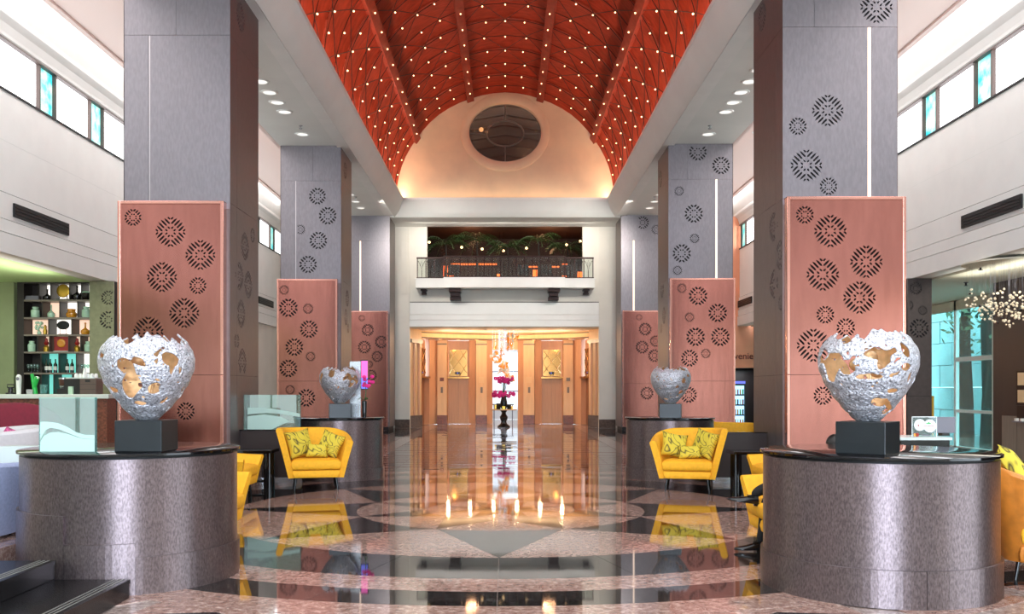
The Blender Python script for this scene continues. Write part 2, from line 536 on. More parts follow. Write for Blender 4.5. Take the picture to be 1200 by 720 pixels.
# far field: black slabs between thin pink bands, pink borders, too small to tell apart one by one
bk = MB(); pk = MB()
y = 18.75
while y < 38.4:
    for k in range(8):
        x0 = -2.95 + k * 5.9 / 8
        x1_ = x0 + 5.9 / 8 - .004; x0 += .004
        ta, tb = random.uniform(-.0045, 0), random.uniform(-.0045, 0)       # hand-laid slabs are never quite level
        bk.add([(x0, y, -.02), (x1_, y, -.02), (x1_, y + .5, -.02), (x0, y + .5, -.02), (x0, y, ta), (x1_, y, ta), (x1_, y + .5, tb), (x0, y + .5, tb)],
               [(0, 3, 2, 1), (4, 5, 6, 7), (0, 1, 5, 4), (1, 2, 6, 5), (2, 3, 7, 6), (3, 0, 4, 7)])
    pk.box(-2.95, 2.95, y + 0.505, y + 0.645, -0.02, 0)
    y += 0.65
for s in (-1, 1):
    for k in range(14):
        y0 = 18.75 + k * 1.42
        pk.box(s * 3.2 - .24, s * 3.2 + .24, y0, y0 + 1.41, -0.02, 0)
        for j in range(2):
            x0 = 3.46 + j * .6
            bk.box(min(s * x0, s * (x0 + .59)), max(s * x0, s * (x0 + .59)), y0, y0 + 1.41, -0.02, 0)
o = bk.build('black_slabs', 'black_marble', floor); o['kind'] = 'stuff'
o = pk.build('pink_bands', 'pink_marble', floor); o['kind'] = 'stuff'

# raised lounge floor on the left with two black granite steps
PZ = 0.29
rf = root('floor_raised')
MB().box(-14, -4.16, 7.2, 21.8, 0, PZ).box(-14, -5.2, 2, 7.19, 0, PZ).build('slab', 'pink_marble', rf)
for x1, z0, z1, nm in ((-2.88, 0, .145, 'step'), (-3.45, .145, PZ, 'step')):
    st = MB().box(-5.19, x1, 3.0, 7.13, z0, z1).build(nm, 'black_granite', rf, bevel=0.006)
    g = MB()
    for j in range(3):
        g.box(x1 - .05 - j * .035, x1 - .04 - j * .035, 3.0, 7.13, z1, z1 + .0025)
    g.build('nosing_line', 'step_line', st)
    MB().box(x1 - .001, x1 + .006, 3.0, 7.13, z1 - .03, z1).build('nosing', 'black_granite', st)

# ------------------------------------------------------------------ the setting: walls
WX = 9.2
YE = 38.8


def side(s, x0, x1):
    return (min(s * x0, s * x1), max(s * x0, s * x1))


for s, nm in ((-1, 'left'), (1, 'right')):
    m = MB()
    a, b = side(s, WX, WX + .35); m.box(a, b, -6, YE, 5.24, 7.10)                 # upper wall
    a, b = side(s, WX - .03, WX + .35); m.box(a, b, -6, YE, 4.74, 5.215)          # stepped bands of the bulkhead
    a, b = side(s, WX - .06, WX + .35); m.box(a, b, -6, YE, 4.49, 4.715)
    a, b = side(s, WX - .09, WX + .35); m.box(a, b, -6, YE, 4.10, 4.465)
    wl = struct(m.build('wall_' + nm, 'plaster_white'))
    a, b = side(s, WX + .02, WX + .3)
    MB().box(a, b, -6, YE, 4.46, 5.25).build('groove', 'groove_dark', wl)
    # thin joints of the upper wall's panels
    g = MB(); a, b = side(s, WX - .002, WX)
    g.box(a, b, -6, YE, 6.18, 6.19)
    g.build('joint', 'soffit_paint', wl)
    # cornice over the windows and the lit cove above it
    prof = [(9.22, 8.06), (9.18, 8.10), (9.17, 8.16), (9.12, 8.30), (9.02, 8.40), (9.02, 8.46), (9.04, 8.50), (8.86, 9.26), (9.3, 9.3), (9.5, 8.06)]
    m = MB(); n = len(prof)
    vs = [(s * x, yy, z) for yy in (-6, YE) for x, z in prof]
    m.add(vs, [tuple(range(n)), tuple(range(2 * n - 1, n - 1, -1))] + [(i, n + i, n + (i + 1) % n, (i + 1) % n) for i in range(n)])
    struct(m.build('trim_cornice_' + nm, 'plaster_white'))
    # aisle ceiling with a lip that hides the cove lamps
    m = MB(); a, b = side(s, 6.43, 8.55); m.box(a, b, -6, YE, 8.95, 9.05)
    a, b = side(s, 8.552, 8.67); m.box(a, b, -6, YE, 8.90, 9.0)
    a, b = side(s, 6.33, 6.43); m.box(a, b, -6, YE, 8.45, 9.05)
    a, b = side(s, 6.33, 9.4); m.box(a, b, -6, YE, 9.32, 9.42)
    ce = struct(m.build('ceiling_aisle_' + nm, 'aisle_paint'))
    # soffit slab carrying the pillars, its flat band and the leaning fascia of the vault
    m = MB(); a, b = side(s, 4.71, 6.32); m.box(a, b, -6, YE, 8.45, 8.75)
    struct(m.build('ceiling_soffit_' + nm, 'soffit_paint'))
    m = MB(); a, b = side(s, 4.37, 4.705); m.box(a, b, -6, 36.3, 8.40, 8.75)
    struct(m.build('trim_soffit_band_' + nm, 'plaster_white'))
    fp = [(4.36, 8.40), (4.28, 8.47), (4.12, 8.66), (4.01, 8.98), (3.98, 9.00), (3.98, 9.10), (4.05, 9.10), (4.07, 8.98), (4.5, 8.74), (4.36, 8.74)]
    m = MB(); n = len(fp)
    y1 = 36.64
    vs = [(s * x, -6, z) for x, z in fp] + [(s * x, y1 - (4.36 - x), z) for x, z in fp]
    m.add(vs, [tuple(range(n)), tuple(range(2 * n - 1, n - 1, -1))] + [(i, n + i, n + (i + 1) % n, (i + 1) % n) for i in range(n)])
    struct(m.build('trim_fascia_' + nm, 'soffit_paint', smooth=True))
    # windows under the cornice: white panes and narrow stained ones by turns
    wn = root('window_%d' % (1 if s < 0 else 2))
    ph = 18.40 if s < 0 else 17.60
    y = ph - 2.26 * 8
    k = 0
    while y < YE - 1.0:
        for y0, L, mm in ((y, .66, 'teal_pane'), (y + .66, 1.60, 'pane_daylight')):
            if y0 > 9 and y0 + L < YE:
                a, b = side(s, 9.27, 9.29)
                MB().box(a, b, y0 + .03, y0 + L - .03, 7.12, 8.05).build('stained_pane' if mm == 'teal_pane' else 'pane', mm, wn)
                a, b = side(s, 9.20, 9.30)
                MB().box(a, b, y0 - .03, y0 + .03, 7.10, 8.06).build('mullion', 'mullion_brown', wn)
        y += 2.26
    a, b = side(s, 9.17, 9.32)
    MB().box(a, b, -6, YE, 7.10, 7.135).build('sill', 'black_matt', wn)
    MB().box(a, b, -6, YE, 8.03, 8.06).build('head', 'mullion_brown', wn)
    a, b = side(s, 9.31, 9.36)
    MB().box(a, b, -6, YE, 7.1, 8.06).build('backing', 'plaster_white', wn)
    # long black air grilles in the bulkhead
    for yv in (18.4 if s < 0 else 17.55, 27.2, 35.6):
        t = thing('air_grille', 'long black air grille in the %s bulkhead, %s' % (nm, {0: 'nearest the camera', 1: 'second along the aisle', 2: 'farthest down the aisle'}[(0 if yv < 20 else 1 if yv < 30 else 2)]),
                  'grille', (s * 9.148, yv, 4.95), group='air grilles in the bulkheads')
        MB().box(-.02, .02, -1.08, 1.08, -.125, .125).build('backing', 'black_matt', t)
        f = MB()
        for z in (-.06, 0, .06):
            f.box(-.028 if s > 0 else .02, -.02 if s > 0 else .028, -1.05, 1.05, z - .006, z + .006)
        f.build('louvre', 'machine_black', t)

# end beam, back wall
fp = [(36.64, 8.40), (36.56, 8.47), (36.40, 8.66), (36.29, 8.98), (36.26, 9.00), (36.26, 9.10), (36.33, 9.10), (36.35, 8.98), (36.78, 8.74), (36.64, 8.74)]
m = MB(); n = len(fp)
vs = [(-4.36 + (36.64 - yy), yy, z) for yy, z in fp] + [(4.36 - (36.64 - yy), yy, z) for yy, z in fp]
m.add(vs, [tuple(range(n - 1, -1, -1)), tuple(range(n, 2 * n))] + [(i, (i + 1) % n, n + (i + 1) % n, n + i) for i in range(n)])
struct(m.build('trim_fascia_back', 'soffit_paint', smooth=True))
struct(MB().box(-4.705, 4.705, 36.66, YE, 8.40, 8.75).build('ceiling_soffit_back', 'plaster_white'))
m = MB()
m.box(-9.5, -3.99, YE, YE + .35, 0, 9.3).box(3.92, 9.5, YE, YE + .35, 0, 9.3)
m.box(-3.989, 3.919, YE + .06, YE + .35, 4.24, 6.02)
m.box(-3.989, -3.27, YE + .06, YE + .35, 6.021, 8.8).box(3.24, 3.919, YE + .06, YE + .35, 6.021, 8.8)
m.box(-3.269, 3.239, YE + .06, YE + .35, 8.46, 8.8)
wb = struct(m.build('wall_back', 'plaster'))
for z0, z1, p in ((4.23, 4.50, .10), (4.52, 4.72, .07), (4.745, 5.24, .045)):
    MB().box(-3.98, 3.91, YE + .06 - p, YE + .06, z0, z1).build('cornice_band', 'plaster_white', wb)
MB().box(-3.98, 3.91, YE + .035, YE + .059, 5.245, 5.275).build('cornice_shadow_gap', 'groove_dark', wb)
for s, xa in ((-1, 3.98), (1, 3.91)):
    a, b = side(s, xa, 4.6)
    MB().box(a, b, YE - .03, YE, 0, .36).build('stone_base', 'brown_stone', wb)
for s in (-1, 1):                                   # shallow panels beside the balcony
    a, b = side(s, 4.10, 4.35)
    MB().box(a, b, YE - .02, YE, 5.6, 8.1).build('wall_panel', 'plaster', wb)
# entrance wall behind the camera, with the tall glazed opening
m = MB().box(-16, -2.7, -6.0, -5.6, 0, 9.4).box(2.7, 16.5, -6.0, -5.6, 0, 9.4).box(-2.69, 2.69, -6.0, -5.6, 8.05, 9.4).box(-2.69, 2.69, -6.0, -5.6, 0, .75)
struct(m.build('wall_front', 'plaster'))
mat('day_pane', (226, 242, 246), emit=1.3)
for s, nn in ((-1, 6), (1, 7)):
    wf = root('window_%d' % nn)
    for k in range(8):
        x0 = 4.2 + k * 1.05
        a, b = side(s, x0, x0 + (.98 if k % 3 else .6))
        MB().box(a, b, -5.59, -5.57, .25, 3.9).build('pane', 'day_pane', wf)
        a, b = side(s, x0 - .05, x0 - .005)
        MB().box(a, b, -5.6, -5.5, .2, 3.95).build('mullion', 'mullion_brown', wf)
# flat nave ceiling before the vault, and its closing wall
struct(MB().box(-4.35, 4.35, -6, 11.5, 8.46, 8.75).build('ceiling_flat', 'plaster_white'))
struct(MB().box(-4.9, 4.9, 11.2, 11.49, 8.76, 13.9).build('wall_vault_near', 'lunette_plaster'))

# lounge shells
struct(MB().box(-14.3, -9.56, -6, 21.8, 4.10, 4.30).build('ceiling_lounge_left', 'green_ceiling'))
t = thing('ceiling_speaker_box', 'grey square unit hung under the green lounge ceiling', 'ceiling unit', (-9.95, 17.0, 4.0))
MB().box(-.5, .35, -.45, .45, -.1, .1).build('housing', 'grey_panel', t, bevel=.02)
struct(MB().box(-14.3, -14.0, -6, 21.8, 0, 4.09).build('wall_lounge_left', 'plaster_white'))
m = MB().box(-14.3, at(20, 0, 21.76).x, 21.62, 22.1, 0, 4.3).box(at(110, 0, 21.76).x, -9.56, 21.62, 22.1, 0, 4.3)
m.box(at(20, 0, 21.76).x, at(110, 0, 21.76).x, 22.12, 22.2, 0, 4.3)
mat('green_wall', (140, 150, 108), 0.6, var=0.08, scale=2)
struct(m.build('wall_lounge_back', 'green_wall'))
struct(MB().box(-9.55, -9.2, 22.1, YE, 0, 4.09).build('wall_aisle_left', 'plaster'))
struct(MB().box(9.56, 12.5, -6, 36.2, 4.05, 4.25).build('ceiling_lounge_right', 'lounge_paint'))
struct(MB().box(-9.19, -6.3, 38.2, YE, 0, 4.09).build('wall_aisle_end_left', 'plaster'))

# ------------------------------------------------------------------ the vault
VR, VZ = 4.28, 9.0
RIBS = [math.radians(d) for d in (35, 71, 109, 145)]
EDGES = [math.radians(3)] + RIBS + [math.radians(177)]
ROWS = [36.6, 34.3, 31.75, 29.2, 26.65, 24.1, 21.55, 19.0, 16.45, 13.9, 11.5]
vault = root('ceiling_vault')


def vp(r, a, y):
    return (r * math.cos(a), y, VZ + r * math.sin(a))


for j in range(len(ROWS) - 1):
    y1, y0 = ROWS[j], ROWS[j + 1]
    for i in range(5):
        a0, a1 = EDGES[i], EDGES[i + 1]
        N = 6
        vs = []
        for u in range(N + 1):
            for v in range(N + 1):
                fu, fv = u / N, v / N
                bulge = 0.17 * (math.sin(PI * fu) ** .7) * (math.sin(PI * fv) ** .7)
                # each panel is folded along its diagonals, like a stretched sail
                fold = 0.05 * abs(abs(fu - .5) - abs(fv - .5))
                vs.append(vp(VR + bulge + fold, a0 + (a1 - a0) * fu, y0 + (y1 - y0) * fv))
        fs = [(u * (N + 1) + v, u * (N + 1) + v + 1, (u + 1) * (N + 1) + v + 1, (u + 1) * (N + 1) + v) for u in range(N) for v in range(N)]
        MB().add(vs, fs).build('vault_panel', 'red_wood', vault, smooth=True)
        # curved batten across the panel's lower edge
        if j:
            pts = [vp(VR - 0.02 + .05 * math.sin(PI * k / 10), a0 + (a1 - a0) * k / 10, y1) for k in range(11)]
            MB().tube(pts, 0.035, 5).build('batten', 'red_wood_rib', vault, smooth=True)
for a in RIBS:
    m = MB()
    t = Vector((-math.sin(a), 0, math.cos(a))); u = Vector((math.cos(a), 0, math.sin(a)))
    c = Vector((0, 0, VZ))
    q = [c + u * (VR - .13) - t * .14, c + u * (VR - .13) + t * .14, c + u * (VR + .1) + t * .14, c + u * (VR + .1) - t * .14]
    vs = [(p.x, yy, p.z) for yy in (11.5, 36.6) for p in q]
    m.add(vs, [(0, 1, 2, 3), (7, 6, 5, 4), (0, 4, 5, 1), (1, 5, 6, 2), (2, 6, 7, 3), (3, 7, 4, 0)])
    m.build('rib', 'red_wood_rib', vault, bevel=.01)
# outer skin so no light leaks in behind the panels
vs = []; n = 28
for yy in (11.4, 36.7):
    for k in range(n + 1):
        a = PI * k / n
        vs.append(vp(VR + .42, a, yy))
m = MB().add(vs, [(k, k + 1, n + 2 + k, n + 1 + k) for k in range(n)])
for s in (-1, 1):
    a, b = side(s, 4.40, 4.78); m.box(a, b, 11.4, 36.7, 8.76, 9.1)
m.build('outer_shell', 'red_wood_rib', vault)
cab = MB(); bulb_me = MB().ball((0, 0, 0), .024, 8, 6).mesh('bulb', 'bulb_glow', True)
nb = 0
rows = []
for j in range(len(ROWS) - 1):
    rows += [ROWS[j] - .02, (ROWS[j] + ROWS[j + 1]) / 2]
for ri, yy in enumerate(rows):
    if ri == 0: continue
    if yy < 17.2: break
    for i in range(5):
        a0, a1 = EDGES[i], EDGES[i + 1]
        rr = VR - .06
        pts = [vp(rr, a0 + (a1 - a0) * f, yy) for f in (0, .25, .5, .75, 1)]
        cab.tube(pts, .011, 4)
        yb = yy - 1.27 * 2
        if ri % 2 == 0 and yb > 15:
            mid = (yy + yb) / 2
            for f0, f1 in ((.0, .5), (.5, 1.), (1., .5), (.5, 0.)):
                cab.tube([vp(rr, a0 + (a1 - a0) * f0, yy), vp(rr + .03, a0 + (a1 - a0) * (f0 + f1) / 2, mid), vp(rr, a0 + (a1 - a0) * f1, yb)], .010, 4)
        fr = (.25, .5, .75) if ri % 2 else (.28, .5, .72)
        for f in fr:
            if nb < 296:
                put('bulb', bulb_me, vault, vp(rr - .05, a0 + (a1 - a0) * f, yy)); nb += 1
        if 0 < i < 5 and nb < 296:
            put('bulb', bulb_me, vault, vp(VR - .17, a0, yy)); nb += 1
o = cab.build('cable_net', 'cable_dark', vault); o['kind'] = 'stuff'

# lunette with the oval window
LY = 36.62
oz, ox, oc = 1.14, 1.42, 11.73
ring = [(ox * math.cos(2 * PI * k / 48), oc + oz * math.sin(2 * PI * k / 48)) for k in range(48)]
outer = []
m = MB()
half = [(VR * math.cos(PI * k / 48) * 1.02, VZ + VR * math.sin(PI * k / 48) * 1.02) for k in range(49)]


def ray_out(a):
    """where a ray from the window's centre meets the lunette's outline"""
    c = Vector((0, oc)); d = Vector((math.cos(a), math.sin(a)))
    best = 9e9
    for t in [x * .01 for x in range(100, 600)]:
        p = c + d * t
        if p.y < 8.74 or (p.y >= VZ and p.x ** 2 + (p.y - VZ) ** 2 > (VR * 1.02) ** 2) or abs(p.x) > VR * 1.02:
            return p
    return c + d * 5


angs = [2 * PI * k / 96 for k in range(96)]
vs = []
for a in angs:
    vs.append((ox * math.cos(a), LY, oc + oz * math.sin(a)))
    p = ray_out(math.atan2(oz * math.sin(a), ox * math.cos(a)))
    vs.append((p.x, LY, p.y))
    vs.append((ox * math.cos(a), LY + .3, oc + oz * math.sin(a)))
n = len(angs)
fs = []
for k in range(n):
    k2 = (k + 1) % n
    fs.append((3 * k, 3 * k + 1, 3 * k2 + 1, 3 * k2)); fs.append((3 * k, 3 * k2, 3 * k2 + 2, 3 * k + 2))
m = MB().add(vs, fs)
lun = struct(m.build('wall_lunette', 'lunette_plaster'))
m = MB(); vs = []
for k in range(64):
    a = 2 * PI * k / 64
    for rx, rz, yy in ((1.44, 1.16, LY + .05), (1.44, 1.16, LY - .07), (1.48, 1.20, LY - .09), (1.70, 1.48, LY - .09), (1.75, 1.535, LY - .05), (1.75, 1.535, LY + .02)):
        vs.append((rx * math.cos(a), yy, oc + rz * math.sin(a)))
m.add(vs, [(k * 6 + i, k * 6 + i + 1, ((k + 1) % 64) * 6 + i + 1, ((k + 1) % 64) * 6 + i) for k in range(64) for i in range(5)])
m.build('window_surround', 'lunette_plaster', lun, smooth=True)
w3 = root('window_3')
m = MB().prism_y([(1.41 * math.cos(2 * PI * k / 48), oc + 1.13 * math.sin(2 * PI * k / 48)) for k in range(48)], LY + .16, LY + .17)
m.build('pane', 'round_window_glass', w3)
m = MB()
m.tube([(1.415 * math.cos(2 * PI * k / 48), LY + .12, oc + 1.135 * math.sin(2 * PI * k / 48)) for k in range(48)], .03, 6, closed=True)
m.tube([(.74 * math.cos(2 * PI * k / 32), LY + .12, oc + .5 * math.sin(2 * PI * k / 32)) for k in range(32)], .03, 6, closed=True)
m.build('window_frame', 'wood_taupe', w3, smooth=True)
for a in (0, PI / 2, PI, 3 * PI / 2):
    MB().tube([(.74 * math.cos(a), LY + .12, oc + .5 * math.sin(a)), (1.4 * math.cos(a), LY + .12, oc + 1.12 * math.sin(a))], .028, 6).build('mullion', 'wood_taupe', w3)
mat('grey_plaster', (150, 134, 124), 0.6, var=.1, scale=3)
MB().box(-4.7, 4.7, LY + .82, LY + .9, 8.76, 13.9).build('rear_lining', 'grey_plaster', lun)
point('behind_window_fill', (-.95, LY + .42, 12.0), 9, (1, .85, .7), .09)  # added to brighten the grey lining behind the oval pane
point('behind_window_fill', (.9, LY + .42, 11.0), 5, (1, .85, .7), .09)
t = thing('window_glint', 'bright warm globes added behind the oval window for its reflected glints', 'lamp', (-.95, LY + .36, 11.95))  # glowing globes added where the pane holds a bright reflection
MB().ball((0, 0, 0), .09, 10, 8).ball((.22, .0, -.1), .05, 8, 6).build('globe', 'bulb_glow', t, smooth=True)
MB().tube([(0, 0, .09), (0, 0.1, 1.0)], .01, 5).build('rod', 'bronze_dark', t)
m = MB()
for k in range(6):
    z = oc - 1 + k * .4
    m.tube([(-1.5, LY + .5, z), (0, LY + .5, z + .25), (1.5, LY + .5, z)], .05, 6)
struct(m.build('trim_behind_window', 'wood_taupe'))

# ------------------------------------------------------------------ pillars: steel cladding, copper screens, pierced rosettes
def rosette(cx, cy, r, coarse=False):
    """leaf-shaped slits of one rosette, as closed outlines in the plate's plane"""
    out = []
    q = math.sqrt(.5)
    for qx, qy in ((1, 1), (-1, 1), (-1, -1), (1, -1)):
        fine = ((-.54, [(.58, .80)]), (-.33, [(.385, .90)]), (-.11, [(.175, .37), (.445, .985)]), (.11, [(.175, .37), (.445, .985)]), (.33, [(.385, .90)]), (.54, [(.58, .80)]))
        bold = ((-.44, [(.52, .88)]), (-.145, [(.24, .44), (.52, 1.0)]), (.145, [(.24, .44), (.52, 1.0)]), (.44, [(.52, .88)]))
        for v, segs in (bold if coarse else fine):
            for u0, u1 in segs:
                L = u1 - u0; wd = (.088 if L > .25 else .07) if coarse else (.058 if L > .25 else .048)
                pts = [(u0, 0), (u0 + .14 * L, -wd), (u0 + .66 * L, -wd), (u1, 0), (u0 + .66 * L, wd), (u0 + .14 * L, wd)]
                poly = []
                for a, b in pts:
                    b += v
                    x = (a - b) * q; y = (a + b) * q
                    poly.append((cx + r * qx * x, cy + r * qy * y))
                out.append(poly)
    return out


def plate_mesh(name, w0, w1, h0, h1, holes, thick, m, far=False):
    """a flat plate in local X-Z, pierced by the rosettes that lie on it; front towards -Y"""
    cu = bpy.data.curves.new(name, 'CURVE'); cu.dimensions = '2D'; cu.fill_mode = 'BOTH'
    cu.extrude = thick / 2

    def spline(pts):
        sp = cu.splines.new('POLY'); sp.points.add(len(pts) - 1)
        for i, p in enumerate(pts): sp.points[i].co = (p[0], p[1], 0, 1)
        sp.use_cyclic_u = True
    spline([(w0, h0), (w1, h0), (w1, h1), (w0, h1)])
    for cx, cy, r in holes:
        for poly in rosette(cx, cy, r, far or r < .2):
            # leaves cut by the plate's own edge stay whole within it
            if all(w0 + .012 < x < w1 - .012 and h0 + .012 < y < h1 - .012 for x, y in poly):
                spline(poly)
    tmp = bpy.data.objects.new('tmp', cu); COL.objects.link(tmp)
    dg = bpy.context.evaluated_depsgraph_get()
    me = bpy.data.meshes.new_from_object(tmp.evaluated_get(dg))
    bpy.data.objects.remove(tmp); bpy.data.curves.remove(cu)
    me.name = name
    me.transform(Matrix.Rotation(PI / 2, 4, 'X'))
    me.materials.clear(); me.materials.append(MATS[m])
    return me


H1, H2, H3, HT = 1.84, 4.686, 7.46, 8.45
KICK = .13


def pillar(x0, x1, y0, y1, side_s, front, gray, inner, lit, label, joint_front, top_joint, panel_x, sides=True):
    """x0..x1, y0..y1: the core; side_s: which side faces the nave (+1: its x1 face)"""
    cx, cy = (x0 + x1) / 2, (y0 + y1) / 2
    t = thing('pillar', label, 'pillar', (cx, cy, 0), kind='thing', group='pillars along the nave')
    hw, hd = (x1 - x0) / 2, (y1 - y0) / 2
    ins = .05
    MB().box(-hw + ins, hw - ins, -hd + ins, hd - ins, 0.0, HT).build('core', 'steel_core', t)
    T = .014
    gp = .006
    # front: top band, middle band (split by the light strip or joint), lower parts hidden by the copper screen
    def plate(nm, a, b, c, d, holes, m, face='front'):
        me = plate_mesh(nm, a + gp / 2, b - gp / 2, c + gp / 2, d - gp / 2, holes, T, m, y0 > 20)
        o = put(nm, me, t)
        if face == 'front':
            o.location = (0, -hd + T / 2, 0)
        elif face == 'inner':                              # local x runs along +Y seen from the nave
            o.rotation_euler[2] = side_s * PI / 2
            o.location = (side_s * (hw - T / 2), 0, 0)
        return o
    fh = [((px_x - cx), z, r) for px_x, z, r in gray]
    tj = -hw + 2 * hw * top_joint
    plate('cladding_panel', -hw, tj, H3, HT, fh, 'steel_cladding')
    plate('cladding_panel', tj, hw, H3, HT, fh, 'steel_cladding')
    j = -hw + 2 * hw * joint_front
    jw = .028 if lit else .012
    plate('cladding_panel', -hw, j - jw, H2 - .1, H3, fh, 'steel_cladding')
    plate('cladding_panel', j + jw, hw, H2 - .1, H3, fh, 'steel_cladding')
    MB().box(j - jw, j + jw, -hd + .012, -hd + .05, H2 - .1, H3).build('light_strip' if lit else 'joint_strip', 'strip_light' if lit else 'strip_joint', t)
    plate('cladding_panel', -hw, hw, KICK, H2 - .1, [], 'taupe_cladding')
    # copper screen standing proud of the front
    a, b = panel_x[0] - cx, panel_x[1] - cx
    yc = -hd - .16
    for z0, z1 in ((KICK + .02, H1 - .003), (H1 + .003, H2)):
        me = plate_mesh('copper_screen', a, b, z0, z1, [(x - cx, z, r) for x, z, r in front], .012, 'copper', y0 > 20)
        o = put('copper_screen', me, t); o.location = (0, yc, 0)
        e = .05
        MB().box(a, a + e, -.022, -.0065, z0, z1).build('edge_frame', 'copper_edge', o, bevel=.006)
        MB().box(b - e, b, -.022, -.0065, z0, z1).build('edge_frame', 'copper_edge', o, bevel=.006)
        if z1 == H2: MB().box(a + e, b - e, -.022, -.0065, z1 - e, z1).build('edge_frame', 'copper_edge', o, bevel=.006)
    m = MB().box(a, a + .012, yc, -hd - .002, KICK + .02, H2).box(b - .012, b, yc, -hd - .002, KICK + .02, H2).box(a, b, yc + .008, -hd - .002, H2 - .012, H2)
    m.build('screen_return', 'copper_edge', t)
    MB().box(a + .02, b - .02, -hd - .03, -hd - .012, KICK + .02, H2 - .02).build('screen_backing', 'copper_inside', t)
    # face towards the nave
    ih = [(side_s * (yy - cy), z, r) for yy, z, r in inner]
    sj = side_s * (-hd + 2 * hd * .22)
    lo, hi = -hd, hd
    plate('cladding_panel', lo, hi, H3, HT, ih, 'taupe_cladding', 'inner')
    for z0, z1 in ((H2, H3), (H1, H2), (KICK, H1)):
        plate('cladding_panel', lo, sj, z0, z1, ih, 'taupe_cladding', 'inner')
        plate('cladding_panel', sj, hi, z0, z1, ih, 'taupe_cladding', 'inner')
    # plain outer and rear faces
    s = -side_s
    MB().box(min(s * hw, s * (hw - T)), max(s * hw, s * (hw - T)), -hd, hd, KICK, HT).box(-hw, hw, hd - T, hd, KICK, HT).build('rear_cladding', 'taupe_cladding', t)
    return t


def pxs(lst, Y):
    return [(at(a, b, Y).x, at(a, b, Y).z, r * Y / F) for a, b, r in lst]


def inner_px(lst, X):
    out = []
    for a, b, r in lst:
        Y = X * F / (a - VX)
        out.append((Y, at(a, b, Y).z, r))
    return out


L1, L2, L3 = 15.36, 26.08, 36.60
Q1, Q2, Q3 = 15.02, 25.88, 36.45
pillar(-6.30, -4.54, L1, L1 + 1.75, 1,
       pxs([(156, 255, 10.5), (200, 272, 18.5), (235, 299, 18.5), (190, 325, 18.5), (232, 335, 10.5), (216, 367, 18.5), (174, 389, 18.5), (218, 482, 11)], L1 - .16),
       [], inner_px([(296, 276, .14), (287, 289, .26), (280.5, 324, .26), (291, 334, .26), (282.5, 368, .26), (277.5, 400, .15), (284, 425, .26), (282, 20, .26)], -4.54),
       False, 'tall steel pillar with a copper screen, nearest on the left, beside the bar', .24, .49, (-6.33, -4.60))
pillar(-6.30, -4.60, L2, L2 + 1.75, 1,
       pxs([(333, 340, 6), (338, 361, 11.5), (361, 362, 6.5), (362, 386, 11), (345, 407, 11), (364, 418, 6), (338, 432, 11), (340, 457, 6), (359, 466.5, 11)], L2 - .16),
       pxs([(372, 230, 10.5), (384, 253, 11), (352, 269, 6), (373, 282, 11), (361, 310, 11)], L2),
       inner_px([(404.5, 200, .26), (407, 350, .26), (405.5, 372, .26), (408, 385, .15)], -4.60),
       False, 'steel and copper pillar behind the yellow armchair, second on the left', .25, .53, (-6.36, -4.68))
pillar(-6.20, -4.54, L3, L3 + 1.7, 1,
       pxs([(424, 373, 4), (431, 387, 7.5), (447, 401, 8), (427, 407, 8), (442, 418, 7), (433, 427, 4.5), (435, 440, 7)], L3 - .16),
       [], [], True, 'steel and copper pillar next to the elevator hall, farthest on the left', .30, .5, (-6.2, -4.60))
pillar(4.48, 6.34, Q1, Q1 + 1.75, -1,
       pxs([(943, 252, 11), (973, 271, 20), (1015, 307, 20), (964, 322, 20), (1007, 349, 20), (967, 369, 11), (991, 384, 11.5), (953, 405, 20.5), (964, 464, 11.5), (1030, 440, 18)], Q1 - .16),
       pxs([(970, 129.5, 19.5), (935, 148, 11), (945, 194, 19.5), (971, 218.5, 11), (1027, 8, 20)], Q1),
       inner_px([(906.5, 266, .26), (914, 299, .26), (907, 333, .26), (915, 355, .14), (893, 20, .26)], 4.48),
       True, 'tall steel pillar with a copper screen, nearest on the right, behind the big sculpture', .755, .275, (4.50, 6.40))
pillar(4.54, 6.34, Q2, Q2 + 1.75, -1,
       pxs([(799, 338, 6), (818, 347, 11.5), (841, 367, 11.5), (808, 372, 6), (815, 395, 11.5), (844, 395, 11.5), (827, 414.5, 6), (808, 420, 10.5), (807, 463, 10)], Q2 - .16),
       pxs([(818, 178, 11), (845, 194, 11), (796, 224, 6), (813, 250.5, 11.5), (814, 279.5, 6), (799, 297, 11.5), (794, 317, 6)], Q2),
       inner_px([(774, 210, .26), (776, 340, .26), (778, 370, .26), (775, 385, .15)], 4.54),
       True, 'steel and copper pillar behind the yellow armchair, second on the right', .745, .30, (4.56, 6.36))
pillar(4.54, 6.2, Q3, Q3 + 1.7, -1,
       pxs([(749, 372, 4), (756, 386, 8), (752.5, 407, 8), (768, 400, 7), (767, 417, 8), (758, 461, 8)], Q3 - .16),
       pxs([(753, 261, 8), (769, 269, 6)], Q3), [], True, 'steel and copper pillar next to the elevator hall, farthest on the right', .30, .4, (4.58, 6.0))

